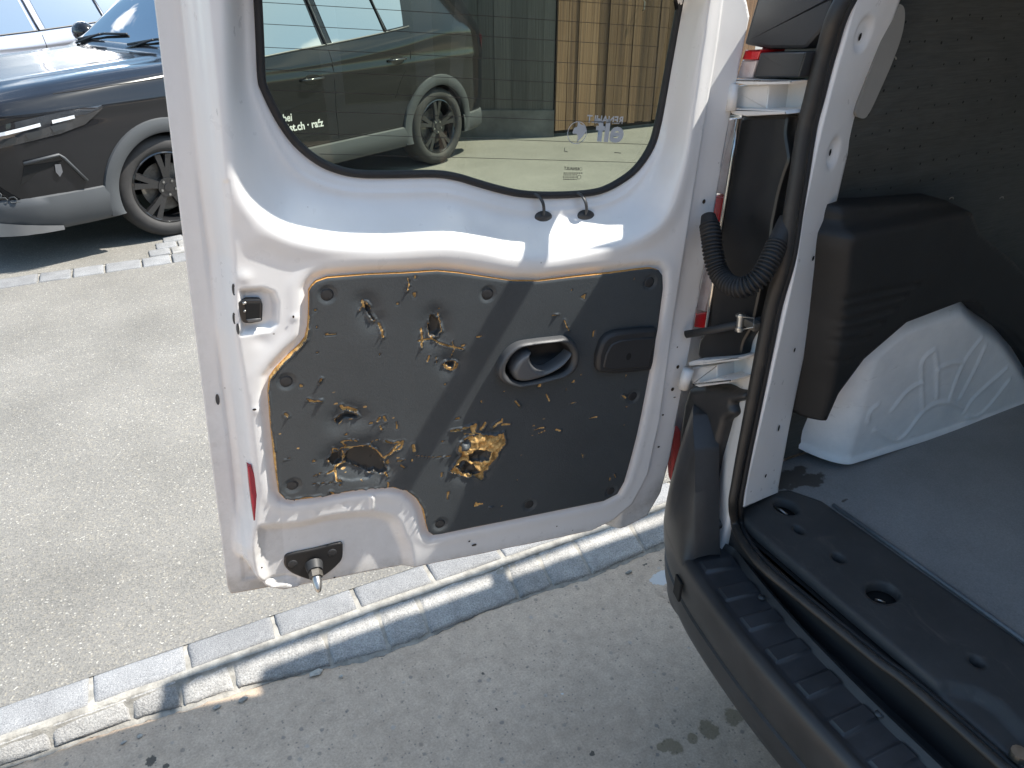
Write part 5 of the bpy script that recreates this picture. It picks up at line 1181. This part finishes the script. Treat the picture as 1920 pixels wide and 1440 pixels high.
    for a in ax:
        for sgn in (1, -1):
            b = MB()      # wheel well
            rg = [[W(a[0]+AR*math.cos(t), -HW+sgn*y, a[1]+AR*math.sin(t)) for t in np.linspace(-.25, math.pi+.25, 22)] for y in (.885, .60)]
            V = rg[0]+rg[1]+[W(a[0], -HW+sgn*.60, a[1])]; n_ = 22
            b.add(V, [(i, i+1, n_+i+1, n_+i) for i in range(n_-1)]+[(n_+i, n_+i+1, 2*n_) for i in range(n_-1)])
            b.build('wheel_well', M_GAP, car, True)
        for sgn in (1, -1):
            b = MB()      # arch cladding
            th = np.linspace(-.30, math.pi+.30, 40); rw = [(AR-.012, -.03), (AR-.012, .012), (AR, .020), (AR+.045, .020), (AR+.068, .014), (AR+.074, -.004)]
            V = []
            for t in th:
                for r, o_ in rw:
                    x = a[0]+r*math.cos(t); z = max(.235, a[1]+r*math.sin(t)); V.append(W(x, -HW+sgn*(side(x, max(z, .42))+o_), z))
            m_ = len(rw); b.add(V, [(i*m_+j, i*m_+j+1, (i+1)*m_+j+1, (i+1)*m_+j) for i in range(len(th)-1) for j in range(m_-1)])
            b.build('arch_cladding', clad, car, True, 50)
    # sill and lower bumper cladding
    for sgn in (1, -1):
        for x0, x1 in ((-2.34, -.60), (.12, .80), (-3.46, -3.06)):
            b = MB(); xx = np.linspace(x0, x1, 14); pr = [(.22, -.02), (.25, .016), (.33, .020), (.375, .012), (.385, -.006)]
            V = [W(x, -HW+sgn*(side(x, .42)+o_), z+(.04 if x0 > 0 and z > .3 else 0)) for x in xx for z, o_ in pr]; b.add(V, [(i*5+j, i*5+j+1, (i+1)*5+j+1, (i+1)*5+j) for i in range(13) for j in range(4)])
            b.build('sill_cladding', clad, car, True, 50)
    def line(pts, nm='door_gap', r=.0028, m=M_GAP):
        for sgn in (1, -1):
            b = MB(); b.tube([S3(x, z, .0004, sgn) for x, z in pts], r, 6); b.build(nm, m, car)
    line([(-1.625, z) for z in np.linspace(1.02, .40, 10)]); line([(-.62, .98), (-.60, .8), (-.56, .6), (-.60, .40)]); line([(-2.46, 1.08), (-2.42, .9), (-2.30, .74), (-2.24, .62)]); line([(x, .395) for x in np.linspace(-2.22, -.6, 12)])
    line([(x, .945+.03*(.3-x)) for x in np.linspace(.30, -.5, 8)], 'bonnet_gap')
    for x, z in ((-1.42, .845), (-2.27, .90)):
        for sgn in (1, -1):
            b = MB(); V = [S3(x+.075*math.cos(t), z+.034*math.sin(t), .0012, sgn) for t in np.linspace(0, 2*math.pi, 21)[:-1]]; b.add(V, [tuple(range(20))]); b.build('handle_cup', M_GAP, car)
            b = MB(); b.tube([S3(x+.10, z, .004, sgn), S3(x+.07, z+.004, .03, sgn), S3(x, z+.006, .036, sgn), S3(x-.07, z+.006, .028, sgn), S3(x-.10, z+.004, .004, sgn)], .011, 8, flat=(1, .8)); b.build('door_handle', mat('handle_gloss', (.05, .05, .055), .15, metal=.4, coat=1.0), car, True)
    # window surrounds
    for sgn in (1, -1):
        b = MB()
        for x0, x1 in ((-2.46, -.78),): b.tube([W(x, -HW+sgn*(body_pts(np.array([x]), np.array([4.12]))[0, 0, 0]+.003), body_pts(np.array([x]), np.array([4.12]))[0, 0, 1]) for x in np.linspace(x0, x1, 24)], .007, 6)
        for xb in (-1.62, -2.205): b.tube([W(xb+(w-4.1)*.08, -HW+sgn*(body_pts(np.array([xb]), np.array([w]))[0, 0, 0]+.001), body_pts(np.array([xb]), np.array([w]))[0, 0, 1]) for w in np.linspace(4.12, 4.95, 8)], .018, 6, flat=(1, .4))
        b.build('window_trim', mat('trim_grey', (.10, .10, .105), .35), car, True)
    # wheels
    for xi, a in enumerate(ax):
        for sgn in (1, -1):
            yc = -HW+sgn*.785; st_ = steer if xi == 0 else 0; e1 = np.array([math.cos(st_), math.sin(st_)]); e2 = np.array([-math.sin(st_), math.cos(st_)])
            def Q(dx, dy, z): dy = dy*sgn; return W(a[0]+e1[0]*dx+e2[0]*dy, yc+e1[1]*dx+e2[1]*dy, z)
            R_ = .322; sg = 48; pr = [(-.10, .20), (-.11, .28), (-.095, .309), (-.05, .321), (.05, .321), (.085, .313), (.108, .29), (.112, .25), (.100, .228), (.085, .222)]
            b = MB(); V = [Q(r*math.cos(2*math.pi*k_/sg), w, R_+r*math.sin(2*math.pi*k_/sg)) for w, r in pr for k_ in range(sg)]
            b.add(V, [(i*sg+k_, i*sg+(k_+1) % sg, (i+1)*sg+(k_+1) % sg, (i+1)*sg+k_) for i in range(len(pr)-1) for k_ in range(sg)])
            wheel = b.build('wheel', M_TYRE, car, True)
            b = MB(); pr = [(.095, .224), (.098, .216), (.085, .206), (.02, .195), (-.06, .19)]
            V = [Q(r*math.cos(2*math.pi*k_/sg), w, R_+r*math.sin(2*math.pi*k_/sg)) for w, r in pr for k_ in range(sg)]; b.add(V, [(i*sg+k_, i*sg+(k_+1) % sg, (i+1)*sg+(k_+1) % sg, (i+1)*sg+k_) for i in range(len(pr)-1) for k_ in range(sg)])
            for s_ in range(5):
                t = 2*math.pi*s_/5+.35
                for dt in (-.16, .16):
                    P0 = (.05*math.cos(t), .05*math.sin(t)); P1 = (.208*math.cos(t+dt), .208*math.sin(t+dt)); nx, nz = -math.sin(t+dt/2), math.cos(t+dt/2)
                    V = []
                    for (px_, pz_), w_, dp in ((P0, .026, .078), (((P0[0]+P1[0])/2, (P0[1]+P1[1])/2), .021, .088), (P1, .026, .090)):
                        for k2, d2 in ((-1, -.02), (-.7, 0), (.7, 0), (1, -.02)): V.append(Q(px_+nx*w_*k2, dp+d2, R_+pz_+nz*w_*k2))
                    b.add(V, [(i*4+j, i*4+j+1, (i+1)*4+j+1, (i+1)*4+j) for i in range(2) for j in range(3)])
            b.tube([Q(0, .02, R_), Q(0, .084, R_)], .062, 20); b.build('rim', M_RIMB, wheel, True, 40)
            b = MB(); b.tube([Q(0, .02, R_), Q(0, .030, R_)], .15, 30); b.build('brake_disc', M_STEELD, wheel)
            b = MB(); b.tube([Q(0, .080, R_), Q(0, .090, R_)], .026, 16); b.build('hub_cap', M_RIMB, wheel, True, 40)
            for s_ in range(5):
                t = 2*math.pi*s_/5+.98; b = MB(); b.tube([Q(.045*math.cos(t), .078, R_+.045*math.sin(t)), Q(.045*math.cos(t), .092, R_+.045*math.sin(t))], .008, 6)
                b.build('wheel_nut', M_STEEL, wheel)
    if front:
        hx = xs[(xs > .18) & (xs < .84)]
        for sgn in (1, -1):
            def fr(pts, off=.004): return [W(x, -HW+sgn*(side(x, z)+off), z) for x, z in pts]
            up_ = [(.085, .865), (.22, .862), (.38, .85), (.54, .832), (.67, .81), (.77, .795), (.815, .785)]; lo = [(.085, .845), (.20, .775), (.34, .745), (.50, .725), (.64, .705), (.75, .69), (.815, .685)]
            b = MB(); U_ = fr(up_, .006); L_ = fr(lo, .006); Mid = [W(x, -HW+sgn*(side(x, z)+.014), z) for x, z in [((a_[0]+c_[0])/2, (a_[1]+c_[1])/2) for a_, c_ in zip(up_, lo)]]
            n_ = len(up_); b.add(U_+Mid+L_, [(i, i+1, n_+i+1, n_+i) for i in range(n_-1)]+[(n_+i, n_+i+1, 2*n_+i+1, 2*n_+i) for i in range(n_-1)]); hl = b.build('headlight', M_LAMPG, car, True)
            for (x0, z0, x1, z1) in ((.25, .834, .37, .821), (.43, .815, .67, .780)):
                b = MB(); xs6 = np.linspace(x0, x1, 8); P = fr([(x, np.interp(x, [x0, x1], [z0, z1])-dz) for x in xs6 for dz in (0, .018)], .0185); b.add(P, [(2*i, 2*i+2, 2*i+3, 2*i+1) for i in range(7)])
                b.build('light_bar', M_DRL, hl)
            for x in (.34, .47, .60):
                b = MB(); c_ = W(x, -HW+sgn*(side(x, .745)+.008), .752-(x-.45)*.06); P = fr([(x-.045, .800-(x-.34)*.16), (x+.045, .790-(x-.34)*.16), (x+.035, .758-(x-.34)*.16), (x-.03, .768-(x-.34)*.16)], .0145); b.add(P, [(0, 1, 2, 3)]); b.build('lamp_lens', mat('lamp_lens_dim', (.085, .088, .09), .15, metal=.6), hl, True)
            b = MB(); b.tube(fr([(.27, .47), (.36, .615), (.38, .635), (.56, .615)], .010), .015, 8, flat=(1, .6)); b.build('fog_surround', clad, car, True)
            b = MB(); P = fr([(.37, .60), (.56, .60), (.60, .50), (.33, .49)], .005); b.add(P, [tuple(range(5))]); fp = b.build('fog_recess', M_GAP, car)
            b = MB(); P = fr([(.385, .585), (.415, .588), (.42, .545), (.405, .515), (.385, .54)], .012); b.add(P, [tuple(range(5))]); b.build('fog_light', mat('fog_lens', (.20, .205, .22), .1, metal=.5), fp, True)
            for z in (.37, .33): pass
        b = MB(); xx = [(x, .3) for x in np.linspace(.46, .855, 12)]
        for sgn in (1, -1):
            V = [W(x, -HW+sgn*(side(x, .42)+.024), z_) for q_, (x, z0_) in enumerate(xx) for z_ in (.22, .235+.004*q_, .245+.007*q_)]; b.add(V, [(i*3+j, i*3+j+1, (i+1)*3+j+1, (i+1)*3+j) for i in range(11) for j in range(2)])
        b.add([W(.885, -HW+y, z) for y in (-.55, .55) for z in (.23, .33)], [(0, 1, 3, 2)]); b.build('skid_plate', M_SKID, car, True)
        # honeycomb lower grille
        b = MB(); b.add([W(.868, -HW+y, z) for y in (-.42, .42) for z in (.40, .60)], [(0, 1, 3, 2)])
        for sgn in (1, -1): b.add([W(x, -HW+sgn*(side(x, z)+.004), z) for x, z in ((.60, .40), (.66, .38), (.76, .37), (.84, .37), (.84, .55), (.76, .53), (.69, .50))], [tuple(range(7))])
        gr = b.build('grille', M_GAP, car); b = MB()
        for r_ in range(5):
            for c_ in range(14):
                y = -.42+.06*c_+(r_ % 2)*.03; z = .41+.042*r_; b.tube([W(.872, -HW+y+.022*math.cos(t), z+.022*math.sin(t)) for t in np.linspace(0, 2*math.pi, 7)[:-1]], .0055, 4, False, True)
        for sgn in (1, -1):
            for r_ in range(5):
                for c_ in range(6):
                    x = .63+.038*c_+(r_ % 2)*.019; z = .39+.033*r_
                    if z > .37+(x-.60)*1.2 or x > .84: continue
                    b.tube([W(x+.017*math.cos(t), -HW+sgn*(side(x+.017*math.cos(t), z)+.008), z+.017*math.sin(t)) for t in np.linspace(0, 2*math.pi, 7)[:-1]], .004, 4, False, True)
        b.build('grille_mesh', M_CLAD, gr, kind='stuff')
        # wipers and cowl
        for y0, y1 in ((-.70, -.12), (.02, .60)):
            g_ = lambda y, x, o_: W(x, -HW+y, float(np.interp(abs(y), *(lambda q: (q[::-1, 0], q[::-1, 1]))(body_pts(np.array([x]), np.linspace(5, 8, 20))[0])))+o_)
            b = MB(); b.tube([g_(y0, -.60, .012), g_((y0+y1)/2, -.66, .022), g_(y1, -.68, .016)], .009, 6); b.tube([g_(y0+.02, -.57, .01), g_((y0+y1)/2, -.63, .04)], .008, 6); b.build('wiper', M_BLKPL, car, True)
    # mirrors
    for sgn in (1, -1):
        b = MB(); c_ = W(-.78, -HW+sgn*.985, 1.10)
        bm = bmesh.new(); bmesh.ops.create_uvsphere(bm, u_segments=16, v_segments=10, radius=1); bm.verts.index_update()
        b.add([c_+fwd*v.co.x*.075+out*v.co.y*.11+ZZ*v.co.z*.075 for v in bm.verts], [tuple(v.index for v in f.verts) for f in bm.faces]); bm.free()
        b.tube([c_-out*sgn*.06-ZZ*.02, c_-out*sgn*.16-ZZ*.06], .02, 8); b.build('mirror', paint, car, True)
    for sgn in (1, -1):
        b = MB(); P = [(-3.36, 1.02), (-3.44, 1.00), (-3.46, .90), (-3.42, .86), (-3.37, .93)]; b.add([W(x, -HW+sgn*(side(x, z)+.004), z) for x, z in P], [tuple(range(5))]); b.build('rear_lamp', mat('smoked_lamp', (.05, .006, .007), .1, coat=.8), car)
    return car, S3

# black car: where its two near wheels touch the ground
WA = at_z(295, 441, 0); WB = at_z(810, 302, 0); cf = (WA-WB)/np.linalg.norm(WA-WB); co = np.array([-cf[1], cf[0], 0]); co = co if (CP-WA)@co > 0 else -co
bc, S3 = make_car('parked_car', WA+co*.163+cf*.136, cf, co, 'black parked car with grey wheel arch cladding and white lettering on its door', M_CARBLK, M_CLAD, steer=math.radians(-9))
def car_xy(u, v):
    P = on_plane(u, v, co, WA+co*.153)-(WA+co*.163+cf*.136); return float(P@cf), float(P[2])
def car_text(body, u0, v0, u1, v1, size):
    x0, z0 = car_xy(u0, v0); x1, z1 = car_xy(u1, v1); L = math.hypot(x1-x0, z1-z0); ux, uz = (x1-x0)/L, (z1-z0)/L
    tmp = text_obj('lettering', body, size, lambda x, y: (x, y, 0), M_DECAL, bc, False, .002)
    w = max(v.co.x for v in tmp.data.vertices); s_ = L/w
    inv = 1
    for v in tmp.data.vertices:
        x = v.co.x*s_; y = v.co.y; v.co = Vector(tuple(map(float, S3(x0+ux*x, z0+uz*x+y, .004))))
car_text('bei', 531, 229, 548, 226, .074); car_text('ist.ch \u00b7 rafz', 540, 247, 607, 236, .074)
SA = WA-co*2.75+cf*(.86)
make_car('parked_car', SA, cf, co, 'silver parked car partly hidden behind the bonnet of the black car', M_CARSIL, mat('silver_cladding', (.30, .31, .34), .4, metal=.4), front=True)

# ================================================================== TIMBER BARN
M_PLG = NT('grey_plank'); k = M_PLG
g = k.noise(3.2, 8, .66, vec=k.map((22, 22, 1.0)), dist=.4); oi = k.t.nodes.new('ShaderNodeObjectInfo')
c = k.ramp(g, [(.30, (.05, .046, .038)), (.5, (.19, .175, .145)), (.70, (.34, .32, .27))]); c = k.mix(1.0, c, k.ramp(oi.outputs['Random'], [(0, .62), (1, 1.25)]), 'MULTIPLY'); k.col(c); k.rough(.9); k.nor(k.bump(g, .6, .004)); M_PLG = k.m
k = NT('brown_plank'); oi = k.t.nodes.new('ShaderNodeObjectInfo'); off = k.t.nodes.new('ShaderNodeVectorMath'); off.operation = 'ADD'
sc_ = k.t.nodes.new('ShaderNodeVectorMath'); sc_.operation = 'SCALE'; cb = k.t.nodes.new('ShaderNodeCombineXYZ'); [k.l(oi.outputs['Random'], cb.inputs[i]) for i in range(3)]; k.l(cb.outputs[0], sc_.inputs[0]); sc_.inputs[3].default_value = 37.0
k.l(k.co, off.inputs[0]); k.l(sc_.outputs[0], off.inputs[1])
g = k.noise(3.0, 9, .66, vec=k.map((20, 20, .9), src=off.outputs[0]), dist=.5); big = k.noise(1.6, 5, .6, vec=k.map((2.4, 2.4, .8), src=off.outputs[0]))
c = k.ramp(g, [(.30, (.04, .02, .010)), (.44, (.17, .090, .042)), (.58, (.31, .195, .108)), (.74, (.50, .40, .275))]); c = k.mix(k.ramp(big, [(.45, 0), (.68, .8)]), c, (.085, .046, .026)); c = k.mix(1.0, c, k.ramp(oi.outputs['Random'], [(0, .55), (1, 1.25)]), 'MULTIPLY')
c = k.mix(k.ramp(k.voro(2.2, vec=k.map((3, 3, 1), src=off.outputs[0])), [(.03, 1.0), (.06, 0.0)]), c, (.03, .018, .01))
k.col(c); k.rough(.85); k.nor(k.bump(g, .6, .004)); M_PLB = k.m
Bc = at_z(1040, 257, 0)
barn = empty('timber_barn', tuple(map(float, Bc)), 'weathered timber barn with grey side planks and warm brown front boards', 'barn')
dA = np.array([-.893, .449, 0]); nA = np.array([-.449, -.893, 0]); dB = np.array([1.0, .0, 0]); nB = np.array([0, -1.0, 0])
pm = bpy.data.meshes.new('plank'); bm = bmesh.new(); bmesh.ops.create_cube(bm, size=1); bm.to_mesh(pm); bm.free(); pm.materials.append(M_PLB)
pm2 = pm.copy(); pm2.materials[0] = M_PLG
def plank(me, c_, w, t, h, d):
    o = bpy.data.objects.new('plank', me); COL.objects.link(o); o.parent = barn; o.matrix_parent_inverse = wm(barn).inverted()
    o.location = Vector(tuple(map(float, c_))); o.scale = (w, t, h); o.rotation_euler = (0, random.uniform(-.003, .003), math.atan2(d[1], d[0])); return o
rb = random.Random(4); x = 0.0
for w in [.117, .113, .128, .108, .112, .098, .104, .09, .092, .11, .12, .105, .115, .12, .1, .11, .12, .1, .115, .12, .11, .1, .12]:
    plank(pm, Bc+dB*(x+w/2)+nB*rb.uniform(-.006, .006)+ZZ*(1.40+rb.uniform(.02, .05)), w-rb.uniform(.002, .006), .026, 2.72, dB); x += w
xb_end = x; x = .02
for w in [.11, .16, .155, .17, .15, .165, .14, .16]:
    plank(pm2, Bc+dA*(x+w/2)-nA*(.03+rb.uniform(-.008, .008))+ZZ*1.50, w-rb.uniform(.001, .005), .028, 2.5, dA); x += w
LA = x; EA = Bc+dA*LA; dC = np.array([-.424, .905, 0]); nC = np.array([-.905, -.424, 0]); x = 0
for i in range(16):
    w = rb.uniform(.15, .2); plank(pm2, EA+dC*(x+w/2)-nC*.04+ZZ*1.50, w-.008, .028, 2.5, dC); x += w
def slab(nm, p0, d, L, nrm, th, z0, z1, m, back=0.0):
    b = MB(); q = p0-nrm*back; c_ = q+d*L/2-nrm*th/2+ZZ*(z0+z1)/2; b.box(c_, (L, th, z1-z0), np.array([d, nrm, ZZ])); return b.build(nm, m, barn)
slab('wall_backing', Bc, dB, xb_end, nB, .06, .02, 2.75, M_DARKGAP, .05); slab('wall_backing', Bc+dA*.02, dA, LA-.02, nA, .06, .26, 2.75, M_DARKGAP, .075); slab('wall_backing', EA, dC, 2.9, nC, .06, .26, 2.75, M_DARKGAP, .08)
M_PLINTH = mat('plinth_concrete', (.20, .19, .17), .9, var=.3, vscale=6, bump=.5, bscale=80, bdist=.004)
slab('plinth', Bc+dA*.01, dA, LA-.01, nA, .14, 0, .26, M_PLINTH, .0); slab('plinth', EA, dC, 2.9, nC, .14, 0, .26, M_PLINTH, .01)
b = MB(); rfz = 2.80; P = [Bc+nB*.12+dB*(xb_end+.3), Bc+nB*.12-dB*.12, EA-dB*.1+nA*.15, EA+dC*3+nC*.1, Bc+dB*(xb_end+.3)-nB*4.0]
b.prism([p+ZZ*(rfz+.05) for p in P], [p+ZZ*rfz for p in P]); b.build('roof', M_PLG, barn)
b = MB(); p = Bc+dB*.95+nB*.03+ZZ*1.20; b.tube([p+ZZ*.03, p+nB*.03+ZZ*.02, p+nB*.03-ZZ*.05, p-ZZ*.06], .006, 6); b.build('pull_handle', M_STEEL, barn)

# ================================================================== ADDED FILL BLOCKER (unseen building behind the camera, dims the door; cars mirror it)
blocker = empty('fill_blocker', (0, -8.5, 0), 'unseen dark brown hall across the yard, mirrored in the black car', 'light blocker')
M_BLOCKER = mat('blocker_boards', (.075, .060, .048), .85, var=.3, vscale=3, scale3=(6, 6, .4))
b = MB(); b.box((2, -10.5, 2.4), (34, 4.0, 4.8)); b.build('wall', M_BLOCKER, blocker)
b = MB(); P = [(-15.4, -12.9, 4.75), (19.4, -12.9, 4.75), (19.4, -8.2, 4.75), (-15.4, -8.2, 4.75), (-15.4, -10.5, 6.0), (19.4, -10.5, 6.0)]; b.add(P, [(0, 3, 2, 1), (3, 4, 5, 2), (0, 1, 5, 4), (0, 4, 3), (1, 2, 5)]); b.build('roof', mat('roof_tiles', (.12, .055, .04), .9, var=.3, vscale=9), blocker)
for i in range(6):
    b = MB(); b.box((-11+i*5.2, -8.49, 1.55), (1.6, .04, 1.2)); b.build('window', M_CARGL, blocker)
